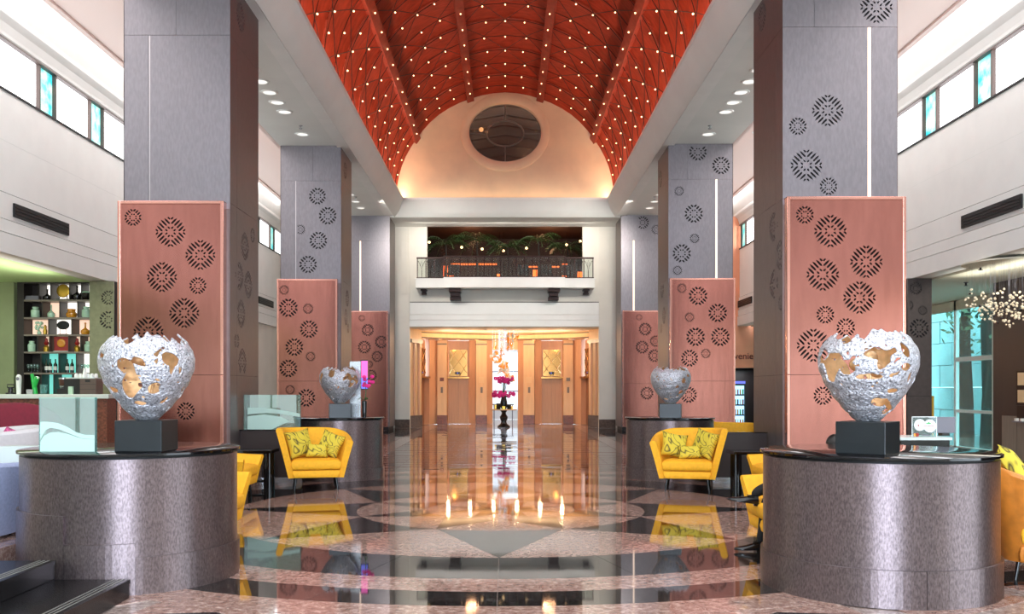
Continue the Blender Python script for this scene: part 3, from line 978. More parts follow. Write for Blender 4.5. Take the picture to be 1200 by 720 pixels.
# smaller dark piers under the two bulkheads
for x0, x1, Y, m, lab, hl in ((9.0, 9.54, 20.8, 'dark_pier', 'dark grey pier with pierced rosettes beside the garden window', [(1073, 338, 8), (1081, 364, 6), (1077, 385, 12), (1064, 358, 7)]),
                              (-9.52, -8.96, 21.3, 'olive_pier', 'olive grey pier with pierced rosettes right of the bar shelves', [(127, 349, 9), (127, 375, 11)])):
    mat(m, (78, 70, 68) if x0 > 0 else (132, 132, 104), .5, .4, var=.1, scale=10)
    t = thing('pier', lab, 'pier', ((x0 + x1) / 2, Y + .3, 0), kind='thing')
    cx = (x0 + x1) / 2
    hw = (x1 - x0) / 2
    PZb = 0 if x0 > 0 else PZ
    MB().box(-hw, hw, -.26, .25, PZb, 4.09).build('core', 'steel_core', t)
    for z0, z1 in ((PZb, 1.45), (1.46, 4.09)):
        me = plate_mesh('cladding_panel', -hw, hw, z0, z1, [(x - cx, z, r) for x, z, r in pxs(hl, Y)], .02, m, True)
        o = put('cladding_panel', me, t); o.location = (0, -.29, 0)
    if x0 > 0:
        MB().box(hw + .002, hw + .05, -.3, -.2, 0.0, 1.46).build('gold_edge', 'gold_paint', t)

# ------------------------------------------------------------------ round plinths with the pierced egg sculptures
def plinth(name_label, x, y, r, steps, group='round reception plinths'):
    t = thing('round_plinth', name_label, 'plinth', (x, y, 0), group=group)
    MB().lathe([(r - .012, .0), (r - .012, 1.055)], 72).build('body', 'plinth_metal', t, smooth=True)
    MB().lathe([(r - .05, 1.0551), (r - .05, 1.075)], 72).build('shadow_gap', 'black_matt', t, smooth=True)
    MB().lathe([(r + .0, 1.0755), (r + .012, 1.079), (r + .012, 1.096), (r + .006, 1.10)], 72).build('glass_top', 'black_gloss', t, smooth=True)
    for a0, a1, h in steps:                                # curved base sheets of different heights
        m = MB(); n = max(4, int((a1 - a0) / .06)); vs = []
        for k in range(n + 1):
            a = a0 + (a1 - a0) * k / n
            for rr, z in ((r - .011, 0.0), (r + .010, 0.0), (r + .010, h), (r - .011, h)):
                vs.append((rr * math.cos(a), rr * math.sin(a), z))
        fs = [(4 * k + i, 4 * k + 4 + i, 4 * k + 4 + (i + 1) % 4, 4 * k + (i + 1) % 4) for k in range(n) for i in range(4)] + [(0, 1, 2, 3), (4 * n + 3, 4 * n + 2, 4 * n + 1, 4 * n)]
        m.add(vs, fs).build('base_sheet', 'plinth_metal', t)
    return t


PLINTHS = {
    'l1': (-3.23, 8.06, .885), 'r1': (3.06, 7.66, .915), 'l2': (-3.02, 16.96, .80), 'r2': (3.0, 16.96, .80)}
D = math.radians
plinth('round bronze-grey plinth beside the black steps, nearest on the left', *PLINTHS['l1'],
       [(D(178), D(258), .62), (D(258.3), D(293), .40), (D(293.3), D(538), .29)])
plinth('round bronze-grey plinth nearest on the right, widest in view', *PLINTHS['r1'], [(D(-90), D(90), .28), (D(90.3), D(269.7), .28)])
plinth('round bronze-grey plinth behind the left yellow armchair', *PLINTHS['l2'], [(0, D(179), .2), (D(180), D(359.5), .2)])
plinth('round bronze-grey plinth behind the right yellow armchair', *PLINTHS['r2'], [(0, D(179), .2), (D(180), D(359.5), .2)])


def egg_mesh(seed, big_holes):
    """hammered egg-shaped shell with holes and a torn rim; outlines of the holes cut exactly"""
    NU, NV = 150, 92
    off = Vector((seed * 13.7, seed * 5.1, seed * 2.3))
    prof = [(0.0, .085), (.05, .125), (.15, .195), (.30, .280), (.45, .342), (.58, .374), (.68, .378), (.78, .362), (.88, .318), (.96, .258), (1.0, .215)]

    def rad(v):
        for i in range(len(prof) - 1):
            if v <= prof[i + 1][0]:
                f = (v - prof[i][0]) / (prof[i + 1][0] - prof[i][0])
                f = f * f * (3 - 2 * f) * .35 + f * .65
                return prof[i][1] + (prof[i + 1][1] - prof[i][1]) * f
        return prof[-1][1]
    P, S = {}, {}
    for j in range(NV + 1):
        v = j / NV
        r = rad(v)
        for i in range(NU):
            a = 2 * PI * i / NU
            d = Vector((math.cos(a), math.sin(a), 0))
            p = Vector((d.x * r, d.y * r, v * .735))
            q = p * 6 + off
            nn = noise.noise(q * 2.6)
            p2 = Vector((d.x * (r + nn * .006), d.y * (r + nn * .006), p.z))
            # > 0 keeps the shell
            s = .36 + .12 * (1 if v < .1 else 0) - noise.noise(q * .85 + Vector((3, 1, 7)))
            s = min(s, .47 - noise.noise(q * 2.3 + Vector((9, 4, 2))), .50 - noise.noise(q * 4.6 + Vector((1, 8, 5))))
            if v > .9: s = max(s, .1)
            rim = .905 + .115 * noise.noise(Vector((math.cos(a) * 1.9, math.sin(a) * 1.9, seed * 3.1))) + .085 * noise.noise(Vector((math.cos(a) * 6, math.sin(a) * 6, seed * 7.7)))
            s = min(s, (rim - v) * 6)
            for ha, hz, hu, hv in big_holes:
                da = (a - ha + PI) % (2 * PI) - PI
                e = (da * r / hu) ** 2 + ((p.z - hz) / hv) ** 2
                s = min(s, (math.sqrt(e) - 1 + .35 * noise.noise(q * 3)) * .5)
            if v < .07: s = max(s, .3)
            P[i, j] = p2; S[i, j] = s
    verts, index, faces = [], {}, []

    def vid(key, p):
        if key not in index:
            index[key] = len(verts); verts.append(tuple(p))
        return index[key]
    for j in range(NV):
        for i in range(NU):
            c = [(i, j), ((i + 1) % NU, j), ((i + 1) % NU, j + 1), (i, j + 1)]
            poly = []
            for k in range(4):
                A, B = c[k], c[(k + 1) % 4]
                if S[A] > 0: poly.append(vid(A, P[A]))
                if (S[A] > 0) != (S[B] > 0):
                    t = S[A] / (S[A] - S[B])
                    poly.append(vid((min(A, B), max(A, B)), P[A].lerp(P[B], t)))
            if len(poly) >= 3: faces.append(tuple(poly))
    me = bpy.data.meshes.new('egg_shell')
    me.from_pydata(verts, [], faces)
    me.validate()
    # drop small loose flakes left between holes
    bm = bmesh.new(); bm.from_mesh(me)
    seen = set(); isl = []
    for f in bm.faces:
        if f.index in seen: continue
        st, cur = [f], []
        seen.add(f.index)
        while st:
            x = st.pop(); cur.append(x)
            for e in x.edges:
                for y in e.link_faces:
                    if y.index not in seen: seen.add(y.index); st.append(y)
        isl.append(cur)
    isl.sort(key=len)
    for cur in isl[:-1]:
        bmesh.ops.delete(bm, geom=cur, context='FACES')
    bm.to_mesh(me); bm.free()
    me.polygons.foreach_set('use_smooth', [True] * len(me.polygons))
    for n in ('silver_shell', 'gold_inside'): me.materials.append(MATS[n])
    return me


FR = -PI / 2                                               # local angle that faces -Y
eggA = egg_mesh(1.0, [(FR - .12, .44, .055, .06), (FR - .9, .53, .05, .025), (FR + .55, .26, .05, .045), (FR - .7, .25, .06, .025), (FR + .9, .42, .02, .05), (FR + .1, .14, .05, .02), (FR - 1.2, .43, .05, .05)])
eggB = egg_mesh(2.0, [(FR - .55, .53, .085, .045), (FR - 1.15, .42, .06, .06), (FR - .35, .15, .075, .035), (FR + .75, .34, .075, .05), (FR + .95, .56, .025, .06), (FR - .7, .35, .1, .022), (FR + .1, .42, .05, .03), (FR + .75, .18, .05, .025), (FR - .05, .24, .05, .02)])
EGG_L = []


def sculpture(pos, rot, me, z, lab, labb, bw=.38, bh=.25, brot=0, sc_=1.0):
    b = tag(MB().box(-bw / 2, bw / 2, -bw / 2, bw / 2, 0, bh).build('display_block', 'slate_block', None, bevel=.004), labb, 'block', 'black display blocks')
    b.location = (pos[0], pos[1], z); b.rotation_euler[2] = brot
    t = thing('egg_sculpture', lab, 'sculpture', (pos[0], pos[1], z + bh), rot, 'pierced egg sculptures')
    o = put('shell', me, t)
    o.scale = (sc_,) * 3
    md = o.modifiers.new('thickness', 'SOLIDIFY'); md.thickness = .014; md.offset = -1; md.material_offset = 1; md.material_offset_rim = 0
    MB().lathe([(.075, 0.0), (.088, .006), (.088, .014)], 24).build('foot', 'gold_inside', t, smooth=True)
    g = MB()
    for k in range(3):
        g.ball((.09 * math.cos(k * 2.1), .09 * math.sin(k * 2.1), .40 + .05 * k), (.06, .05, .055), 10, 8)
    g.tube([(0, 0, .01), (.03, 0, .2), (.06, .04, .42), (-.06, .03, .47)], .012, 6)
    g.build('gold_nugget', 'gold_inside', t, smooth=True)
    return t


sculpture((-2.965, 7.70), 0, eggA, 1.10, 'silver egg-shaped sculpture with gold inside on the nearest left plinth', 'dark slate block under the nearest left egg sculpture', brot=D(0))
sculpture((2.87, 7.36), D(20), eggB, 1.10, 'large silver egg-shaped sculpture with gold inside on the nearest right plinth', 'dark slate block under the nearest right egg sculpture', brot=D(-39))
sculpture(tuple(at(398, 480, 16.75))[:2], D(140), eggB, 1.10, 'silver pierced egg sculpture beside the pink orchid and display screen', 'dark block under the egg sculpture beside the display screen', brot=D(12), sc_=.95)
sculpture(tuple(at(786, 480, 16.75))[:2], D(100), eggA, 1.10, 'silver pierced egg sculpture above the right yellow armchair', 'dark block under the egg sculpture above the right yellow armchair', brot=D(-12), sc_=.95)

# ------------------------------------------------------------------ seating
def shell_mesh(wt, dt, wb_, db, zb, zl, zback, zr, th, power=.55, n=30, name='shell', m='yellow_fabric'):
    """tub shell: a U in plan, wider at the top than at the bottom; front towards -Y"""
    def plan(u, w_, d):
        a = PI - PI * u
        c, s = math.cos(a), math.sin(a)
        return Vector((math.copysign(abs(c) ** power, c) * w_ / 2, -d / 2 + d * abs(s) ** power))
    rows = []
    for k in range(n + 1):
        u = k / n
        # even spacing along arms and back
        u = .5 + .5 * math.copysign(abs(2 * u - 1) ** .75, 2 * u - 1)
        f = abs(2 * u - 1)
        za = (zl if u < .5 else zr)
        zt = zback + (za - zback) * (f ** 1.6)
        A, B = plan(u, wt, dt), plan(u, wb_, db)
        Ai, Bi = plan(u, wt - 2 * th, dt - th), plan(u, wb_ - 2 * th, db - th)
        Ai.y = min(Ai.y, A.y); 
        Ai.y += 0; 
        fr = (zt - zb) / (zback - zb)
        def lerp(b, a, s): return b + (a - b) * s
        o1, o2 = lerp(B, A, 0), lerp(B, A, fr)
        i1, i2 = lerp(Bi, Ai, 0), lerp(Bi, Ai, fr)
        md = (o2 + i2) / 2
        rows.append([(o1.x, o1.y, zb), (lerp(B, A, fr * .5).x, lerp(B, A, fr * .5).y, zb + (zt - zb) * .5), (o2.x, o2.y, zt - .035), ((o2.x * .8 + i2.x * .2), (o2.y * .8 + i2.y * .2), zt - .008), (md.x, md.y, zt), ((o2.x * .2 + i2.x * .8), (o2.y * .2 + i2.y * .8), zt - .008),
                     (i2.x, i2.y, zt - .035), (i1.x, i1.y, zb)])
    m_ = len(rows[0])
    vs = [p for r in rows for p in r]
    fs = [(k * m_ + i, k * m_ + (i + 1) % m_, (k + 1) * m_ + (i + 1) % m_, (k + 1) * m_ + i) for k in range(n) for i in range(m_)]
    fs += [tuple(range(m_ - 1, -1, -1)), tuple(n * m_ + i for i in range(m_))]
    return MB().add(vs, fs).mesh(name, m, True)


def cushion_box(mb, x, y0, y1, z0, z1, taper, r=.04, crown=.02):
    """a padded block: rounded rim, slightly crowned top"""
    N = 10
    prof = [(1, 0), (0, .25), (0, .75), (1, 1)]
    vs = []; fs = []
    def ring(ins, z, wx):
        return [(-wx + ins, y0 + ins, z), (wx - ins, y0 + ins, z), (wx - ins, y1 - ins, z), (-wx + ins, y1 - ins, z)]
    L = [ring(r * .8, z0, x - taper), ring(.01, z0 + r * .6, x - taper * .8), ring(0, (z0 + z1) / 2, x - taper * .5), ring(.01, z1 - r * .6, x), ring(r, z1 - .004, x), ring(r * 3, z1 + crown, x)]
    for l in L: vs += l
    for k in range(len(L) - 1):
        for i in range(4):
            fs.append((k * 4 + i, k * 4 + (i + 1) % 4, (k + 1) * 4 + (i + 1) % 4, (k + 1) * 4 + i))
    fs.append((3, 2, 1, 0)); e = (len(L) - 1) * 4; fs.append((e, e + 1, e + 2, e + 3))
    mb.add(vs, fs)
    return mb


def tub_chair(name, label, loc, rotz, fabric, wt, dt, wb_, db, zb, zl, zback, zr, th, seat, group, inner=None, z=0):
    t = thing(name, label, 'armchair', (loc[0], loc[1], z), rotz, group)
    put('shell', shell_mesh(wt, dt, wb_, db, zb, zl, zback, zr, th, m=fabric), t)
    xw = (wb_ + (wt - wb_) * .38) / 2 - th - .004
    base = cushion_box(MB(), xw - .015, -db / 2 - .03, db / 2 - th - .02, zb + .005, zb + (seat - zb) * .42, .03, .02, 0)
    base.build('seat_base', fabric, t, smooth=True, bevel=.008)
    sm = cushion_box(MB(), xw, -db / 2 - .055, db / 2 - th - .03, zb + (seat - zb) * .44, seat - .015, .015, .035, .02)
    sm.build('seat_cushion', inner or fabric, t, smooth=True, bevel=.01)
    for sx in (-1, 1):
        for yy in (-db / 2 + .08, db / 2 - .1):
            x = sx * (wb_ / 2 - .12)
            lg = MB().lathe([(.013, 0.0), (.02, zb + .02)], 10)
            me = lg.mesh('leg', 'black_gloss', True)
            for v in me.vertices:
                k = 1 - v.co.z / zb
                v.co.x += x + sx * .03 * k; v.co.y += yy + (-.03 if yy < 0 else .03) * k
            put('leg', me, t)
    return t


YG = 'yellow velvet armchairs in the hall'
SOFA = dict(fabric='yellow_fabric', wt=1.24, dt=.84, wb_=.86, db=.66, zb=.2, th=.105, seat=.50, group=YG)
c1 = tub_chair('tub_armchair', 'yellow velvet tub armchair with three lime cushions, in front of the left round plinth', (-3.07, 15.05), D(14),
               zl=1.0, zback=.98, zr=.80, **SOFA)
c2 = tub_chair('tub_armchair', 'yellow velvet tub armchair with lime cushions, in front of the right round plinth', (2.92, 14.85), D(-14),
               zl=.80, zback=.98, zr=1.0, **SOFA)
LOW = dict(SOFA); LOW.update(wt=1.16, zl=.62, zback=.70, zr=.62)
tub_chair('tub_armchair', 'yellow armchair half hidden behind the nearest right pillar, its seat edge showing', (4.08, 13.6), D(-90), **LOW)
tub_chair('tub_armchair', 'yellow armchair half hidden behind the nearest left pillar, its seat edge showing', (-4.08, 13.6), D(90), **LOW)
MID = dict(SOFA); MID.update(zl=.70, zback=.84, zr=.70)
cP = tub_chair('tub_armchair', 'yellow armchair in which the person in black sits, behind the right plinth', (2.87, 9.27), D(-92), **MID)
tub_chair('tub_armchair', 'yellow armchair almost hidden behind the nearest left plinth', (-3.19, 9.66), D(90), **MID)
dup(c2, (4.52, 18.1, 0), D(170), 'yellow armchair seen over the low black wall on the right')


def pillow_mesh(w_, h, t_, m, seed=0):
    N = 12; vs = []; fs = []
    for side_ in (1, -1):
        for i in range(N + 1):
            for j in range(N + 1):
                u, v = 2 * i / N - 1, 2 * j / N - 1
                pin = 1 - .10 * (1 - u * u) * v * v - 0
                x = u * w_ / 2 * (1 - .12 * (1 - v * v) * abs(u) ** 3 + 0)
                z = v * h / 2 * (1 - .12 * (1 - u * u) * abs(v) ** 3)
                y = t_ / 2 * ((1 - u ** 4) * (1 - v ** 4)) ** .55
                y += .012 * noise.noise(Vector((u * 2, v * 2, seed + side_)))* (1 - max(abs(u), abs(v)) ** 4)
                vs.append((x, side_ * y, z))
    K = (N + 1) ** 2
    for i in range(N):
        for j in range(N):
            a = [i * (N + 1) + j, (i + 1) * (N + 1) + j, (i + 1) * (N + 1) + j + 1, i * (N + 1) + j + 1]
            fs.append(tuple(a)); fs.append(tuple(K + q for q in reversed(a)))
    me = MB().add(vs, fs).mesh('pillow', m, True)
    bm = bmesh.new(); bm.from_mesh(me); bmesh.ops.remove_doubles(bm, verts=bm.verts, dist=1e-5); bm.to_mesh(me); bm.free()
    return me


def pillow(chair, lx, ly, lz, rot, w_, h, label, m='lime_print', t_=.15, group='lime printed cushions', seed=0):
    o = put('cushion', pillow_mesh(w_, h, t_, m, seed))
    M = Matrix.Rotation(chair.rotation_euler[2], 4, 'Z'); M.translation = chair.location
    L = Matrix.Translation((lx, ly, lz)) @ Matrix.Rotation(rot[2], 4, 'Z') @ Matrix.Rotation(rot[0], 4, 'X') @ Matrix.Rotation(rot[1], 4, 'Y')
    o.matrix_world = M @ L
    return tag(o, label, 'cushion', group)


pillow(c1, -.25, .02, .73, (D(-16), D(-8), D(28)), .46, .46, 'big lime cushion with black scribbles, left one on the left yellow armchair', seed=1)
pillow(c1, .24, .04, .71, (D(-18), D(20), D(-24)), .42, .42, 'tilted lime cushion with black scribbles, right one on the left yellow armchair', seed=2)
pillow(c1, .02, -.10, .62, (D(-20), D(3), 0), .36, .23, 'small oblong lime cushion between the two large ones on the left armchair', t_=.12, seed=3)
pillow(c2, -.22, .04, .71, (D(-18), D(12), D(24)), .44, .42, 'lime cushion with black scribbles, left one on the right yellow armchair', seed=4)
pillow(c2, .26, .02, .73, (D(-16), D(14), D(-28)), .44, .46, 'lime cushion standing on its corner, right one on the right yellow armchair', seed=5)
pillow(c2, .03, -.10, .61, (D(-22), D(-4), 0), .38, .22, 'small oblong lime cushion between the two large ones on the right armchair', t_=.12, seed=6)

tan = tub_chair('tub_armchair', 'tan leather tub armchair at the right edge beside the plinth', (4.69, 8.05), D(72), 'tan_leather',
                1.26, 1.10, .86, .76, .15, .74, 1.0, .78, .07, .50, 'tan leather armchairs', inner='yellow_fabric')
pillow(tan, -.10, .34, .82, (D(-18), D(8), D(8)), .44, .42, 'plain orange cushion in the tan leather armchair', 'tan_leather', group='cushions of the tan armchair')
pillow(tan, -.25, .27, .90, (D(-34), D(35), D(-10)), .42, .40, 'lime printed cushion on top in the tan leather armchair', 'lime_print', group='cushions of the tan armchair', seed=9)

# armchairs of the raised lounge
tub_chair('tub_armchair', 'pale blue-grey fabric armchair nearest the black steps, seen from behind', (-4.80, 8.12), D(180), 'blue_grey_fabric',
          1.05, .9, .80, .74, .03, .66, .70, .66, .1, .42, 'lounge armchairs', z=PZ)
cw = tub_chair('tub_armchair', 'white fabric tub armchair with a pink printed cushion', (-5.74, 10.5), D(-50), 'pale_fabric',
               1.15, .95, .9, .78, .16, .84, .90, .84, .1, .46, 'lounge armchairs', z=PZ)
pillow(cw, .04, .16, .68, (D(-18), D(10), D(30)), .42, .38, 'pink and black printed cushion on the white armchair', 'pink_print', group='lounge cushions')
cr = tub_chair('tub_armchair', 'dark wine-red armchair with a brown shell in the raised lounge', (-6.55, 12.4), D(25), 'brown_shell',
               1.2, .9, .9, .75, .16, .74, .80, .74, .06, .46, 'lounge armchairs', inner='wine_red', z=PZ)
m = MB().ball((0, 0, 0), (.60, .09, .34), 24, 12)
o = m.build('back_cushion', 'wine_red', cr, smooth=True, loc=(0, .30, .80)); o.rotation_euler[0] = D(-8)

# side tables: black gloss top on round legs
def side_table(lab, loc, s):
    t = thing('side_table', lab, 'table', (loc[0], loc[1], 0), group='black side tables')
    MB().box(-.30, .30, -.26, .26, .585, .635).build('table_top', 'black_gloss', t, bevel=.006)
    for sx in (-1, 1):
        MB().cyl(sx * .2, 0, 0, .585, .09, 24).build('leg', 'black_gloss', t, smooth=True)
    MB().box(-.19, .19, -.06, .06, .10, .13).build('stretcher', 'black_gloss', t)
side_table('black gloss side table with drum legs beside the left yellow armchair', (-4.03, 15.1), 1)
side_table('black gloss side table with drum legs beside the right yellow armchair', (3.86, 14.75), -1)

# low walls between plinth and pillar, glass screens with an etched white wave
lw = thing('low_wall', 'low dark wall under the glass screen behind the left yellow armchair', 'low wall', (-4.0, 15.95, 0), kind='thing')
MB().box(-.53, .52, -.06, .06, .10, .90).build('body', 'dark_panel', lw)
MB().box(-.53, .52, -.05, .07, .0, .10).build('base', 'steel', lw)
MB().box(-.54, .53, -.075, .075, .90, .915).build('capping', 'black_gloss', lw)
lw2 = thing('low_wall', 'low black wall behind the side table on the right', 'low wall', (4.0, 15.95, 0), kind='thing')
MB().box(-.45, .47, -.06, .06, .10, .86).build('body', 'dark_panel', lw2)
MB().box(-.45, .47, -.05, .07, .0, .10).build('base', 'steel', lw2)
MB().box(-.46, .48, -.075, .075, .86, .875).build('capping', 'black_gloss', lw2)
lw3 = thing('low_wall', 'short lounge wall with a white band left of the nearest plinth', 'low wall', (-4.45, 8.78, 0), kind='thing')
MB().box(-.27, .28, -.09, .09, PZ, .86).build('body', 'taupe_cladding', lw3)
MB().box(-.27, .28, -.09, .09, .885, 1.07).build('white_band', 'bar_white', lw3)
MB().box(-.28, .29, -.10, .10, .861, .884).build('glass_shelf', 'teal_glass', lw3)


def glass_screen(lab, quad, Y, waves, thick=.03):
    """quad: px of the left, right, top, bottom edge at depth Y; waves: outlines in px, etched white"""
    xl, xr, yt, yb = quad
    a, b = at(xl, yb, Y), at(xr, yt, Y)
    t = thing('glass_screen', lab, 'screen', ((a.x + b.x) / 2, Y, a.z))
    c = t.location
    MB().box(a.x - c.x, b.x - c.x, 0, thick, 0, b.z - c.z).build('pane', 'screen_glass', t)
    for poly in waves:
        pts = [(at(x, y, Y).x - c.x, at(x, y, Y).z - c.z) for x, y in poly]
        MB().prism_y(pts, -.004, -.001).build('etched_wave', 'etched', t)
    for xx in (a.x - c.x - .006, b.x - c.x + .001):
        MB().box(xx, xx + .005, -.001, thick + .001, 0, b.z - c.z).build('polished_edge', 'teal_glass', t)
    return t


W1 = [[(47.5, 494.5), (56, 494.5), (68, 496), (80, 501), (90, 507), (100, 510), (111, 510), (111, 515), (96, 514), (82, 508.5), (70, 503.5), (60, 501.5), (54, 504), (50, 510), (47.5, 516)],
      [(47.5, 518), (51, 512), (58, 507.5), (68, 506.5), (80, 508.8), (96, 514.3), (111, 515.3), (111, 529.5), (47.5, 529.5)]]
glass_screen('clear glass screen with an etched white wave, left on the nearest left plinth', (46.5, 111, 466, 529.7), 7.47, W1)
W2 = [[(290, 478), (312, 478.5), (330, 481), (351.5, 485), (351.5, 489), (330, 485.5), (312, 484), (290, 486)],
      [(290, 488), (310, 486), (330, 489), (340, 494), (326, 500), (318, 503.5), (290, 503.5)]]
glass_screen('glass screen with an etched white wave on the low wall behind the left armchair', (286, 351.8, 463, 504.3), 15.95, W2)

# display screen and orchid on the second left plinth
t = thing('display_stand', 'slim silver display stand with a pink and violet screen', 'display', tuple(at(419, 488, 17.1))[:2] + (1.10,))
MB().box(-.14, .06, -.02, .02, 0, 1.02).build('stand', 'steel', t)
MB().box(.062, .20, -.03, .03, .50, 1.05).build('bezel', 'black_gloss', t)
MB().box(.075, .19, -.034, -.0305, .72, 1.03).build('screen', 'screen_pink', t)
MB().box(.075, .19, -.034, -.0305, .52, .715).build('screen', 'screen_blue', t)
o = thing('potted_orchid', 'pink orchid in a slim black vase beside the display stand', 'plant', tuple(at(427, 488, 16.75))[:2] + (1.10,))
MB().lathe([(.035, 0), (.045, .28), (.04, .30)], 14).build('vase', 'black_gloss', o, smooth=True)
MB().tube([(0, 0, .28), (.03, 0, .45), (.01, 0, .62), (.08, -.02, .72)], .007, 5).build('stem', 'leaf_green', o)
lf = MB()
for k in range(5):
    a = k * 1.3
    d = Vector((math.cos(a), math.sin(a), 0)); p = Vector((-d.y, d.x, 0)) * .02
    q = [Vector((0, 0, .29)), d * .08 + p + Vector((0, 0, .36)), d * .17 + Vector((0, 0, .31)), d * .08 - p + Vector((0, 0, .36))]
    lf.add(q, [(0, 1, 2, 3)])
lf.build('leaf', 'leaf_green', o)
fl = MB()
for k in range(12):
    c = Vector((random.uniform(-.06, .17), random.uniform(-.06, .05), random.uniform(.55, .74)))
    fl.ball(c, (.04, .018, .032), 7, 5)
fl.build('blossom', 'orchid_pink', o, smooth=True)

# ------------------------------------------------------------------ the person in the yellow chair
def skinned(name, nodes, edges, mats, sub=2, parent=None, root_=0):
    me = bpy.data.meshes.new(name)
    me.from_pydata([n[0] for n in nodes], edges, [])
    ob = bpy.data.objects.new(name, me); COL.objects.link(ob)
    sk = ob.modifiers.new('skin', 'SKIN'); sk.use_smooth_shade = True
    lay = me.skin_vertices[0].data
    for i, n in enumerate(nodes):
        r = n[1]
        lay[i].radius = (r, r) if not isinstance(r, tuple) else r
        lay[i].use_root = (i == root_)
    sb = ob.modifiers.new('sub', 'SUBSURF'); sb.levels = sub; sb.render_levels = sub
    dg = bpy.context.evaluated_depsgraph_get()
    m2 = bpy.data.meshes.new_from_object(ob.evaluated_get(dg))
    m2.name = name
    bpy.data.objects.remove(ob); bpy.data.meshes.remove(me)
    m2.materials.clear()
    for m in mats: m2.materials.append(MATS[m])
    m2.polygons.foreach_set('use_smooth', [True] * len(m2.polygons))
    return m2


def person():
    ox, oy = 2.95, 9.27
    t = thing('person', 'person in black trousers and shoes sitting cross-legged in the yellow armchair', 'person', (ox, oy, 0))
    # local: x towards the nave is negative
    J = [((.08, 0, .55), (.15, .11)),                        # 0 pelvis
         ((.17, 0, .67), (.14, .105)), ((.25, 0, .81), (.16, .11)), ((.29, 0, .885), (.10, .09)), ((.305, 0, .935), .05),   # spine to neck
         ((.31, 0, .995), .082), ((.305, 0, 1.07), .074),   # head
         ((.03, -.10, .53), .088), ((-.37, -.10, .53), .068), ((-.40, -.09, .30), .052), ((-.43, -.085, .10), .036), ((-.435, -.085, .07), .036),  # near leg on the floor
         ((.03, .10, .54), .088), ((-.33, .04, .62), .066), ((-.44, -.02, .585), .052), ((-.50, -.06, .545), .036),       # crossed leg
         ((.26, -.19, .84), .055), ((.17, -.25, .66), .045), ((-.02, -.14, .66), .035), ((-.08, -.11, .665), .026),          # arms
         ((.26, .19, .84), .055), ((.17, .25, .68), .045), ((-.02, .12, .72), .035), ((-.08, .09, .725), .026)]
    Eg = [(0, 1), (1, 2), (2, 3), (3, 4), (4, 5), (5, 6), (0, 7), (7, 8), (8, 9), (9, 10), (10, 11), (0, 12), (12, 13), (13, 14), (14, 15),
          (2, 16), (16, 17), (17, 18), (18, 19), (2, 20), (20, 21), (21, 22), (22, 23)]
    me = skinned('body', J, Eg, ['black_cloth', 'dark_knit', 'skin'])
    for p in me.polygons:
        c = p.center
        if c.z > .925 or (c.x < -.03 and c.z > (.645 if c.y < 0 else .70) and abs(c.y) > .07 and c.x > -.13): p.material_index = 2
        elif c.z > .64 and c.x > -.05 - .0: p.material_index = 1
    put('body', me, t)
    # hair, face
    hm = MB().ball((.338, 0, 1.062), (.088, .088, .098), 16, 12)
    hm.v = [v for v in hm.v]
    hair = hm.build('hair', 'hair', t, smooth=True)
    fc = MB().ball((.232, -.03, 1.035), (.008, .012, .008), 8, 6).ball((.232, .03, 1.035), (.008, .012, .008), 8, 6)
    fc.build('eye', 'black_gloss', t, smooth=True)
    MB().tube([(.24, 0, 1.03), (.218, 0, 1.0), (.236, 0, .992)], [.008, .012, .008], 8).build('nose', 'skin', t, smooth=True)
    # hands: palm and five fingers resting in the lap
    for s, hx, hy, hz in ((-1, -.09, -.11, .66), (1, -.09, .09, .72)):
        N = [((hx, hy, hz), (.034, .016)), ((hx - .05, hy - s * .005, hz), (.036, .016))]
        Ed = [(0, 1)]
        for k in range(4):
            yy = hy - s * .005 + (-.027 + .018 * k)
            L = (.055, .068, .072, .06)[k if s < 0 else 3 - k]
            b = len(N)
            N += [((hx - .075, yy, hz), .0095), ((hx - .075 - L * .55, yy, hz - .008), .0088), ((hx - .075 - L * .9, yy, hz - .028), .0075)]
            Ed += [(1, b), (b, b + 1), (b + 1, b + 2)]
        b = len(N)
        N += [((hx - .02, hy + (.042 if s < 0 else -.042), hz), .011), ((hx - .06, hy + (.058 if s < 0 else -.058), hz - .01), .009)]
        Ed += [(0, b), (b, b + 1)]
        put('hand', skinned('hand', N, Ed, ['skin'], 1), t)
    # shoes: one flat on the floor, one in the air
    def shoe(M):
        m = MB()
        pr = [(-.0, .038, .085), (-.05, .046, .08), (-.10, .047, .064), (-.15, .048, .05), (-.20, .043, .042), (-.24, .028, .034), (-.255, .010, .028)]
        vs = []; n = 10
        pr = [(.045, .02, .06), (.035, .036, .085)] + pr
        for x, wd, h in pr:
            for k in range(n):
                a = 2 * PI * k / n
                z = .018 + (h - .018) * max(0, math.sin(a)) if math.sin(a) > 0 else .018
                vs.append((x, wd * math.cos(a), z))
        fs = [(i * n + k, i * n + (k + 1) % n, (i + 1) * n + (k + 1) % n, (i + 1) * n + k) for i in range(len(pr) - 1) for k in range(n)]
        fs += [tuple(range(n)), tuple((len(pr) - 1) * n + k for k in range(n - 1, -1, -1))]
        m.add(vs, fs)
        sole = [(.05, -.03), (.05, .03), (-.06, .045), (-.16, .05), (-.23, .036), (-.262, .0), (-.23, -.036), (-.16, -.05), (-.06, -.045)]
        m.prism(sole[::-1], .006, .018); m.box(.0, .05, -.033, .033, -.012, .006)
        m.tube([(.0, -.03, .088), (-.06, -.03, .078), (-.07, 0, .082), (-.06, .03, .078), (.0, .03, .088)], .006, 5)
        o = m.build('shoe', 'shoe_leather', t, smooth=True)
        o.matrix_local = M
    shoe(Matrix.Translation((-.43, -.085, .013)))
    shoe(Matrix.Translation((-.49, -.06, .465)) @ Matrix.Rotation(D(-8), 4, 'Z') @ Matrix.Rotation(D(8), 4, 'Y'))


person()

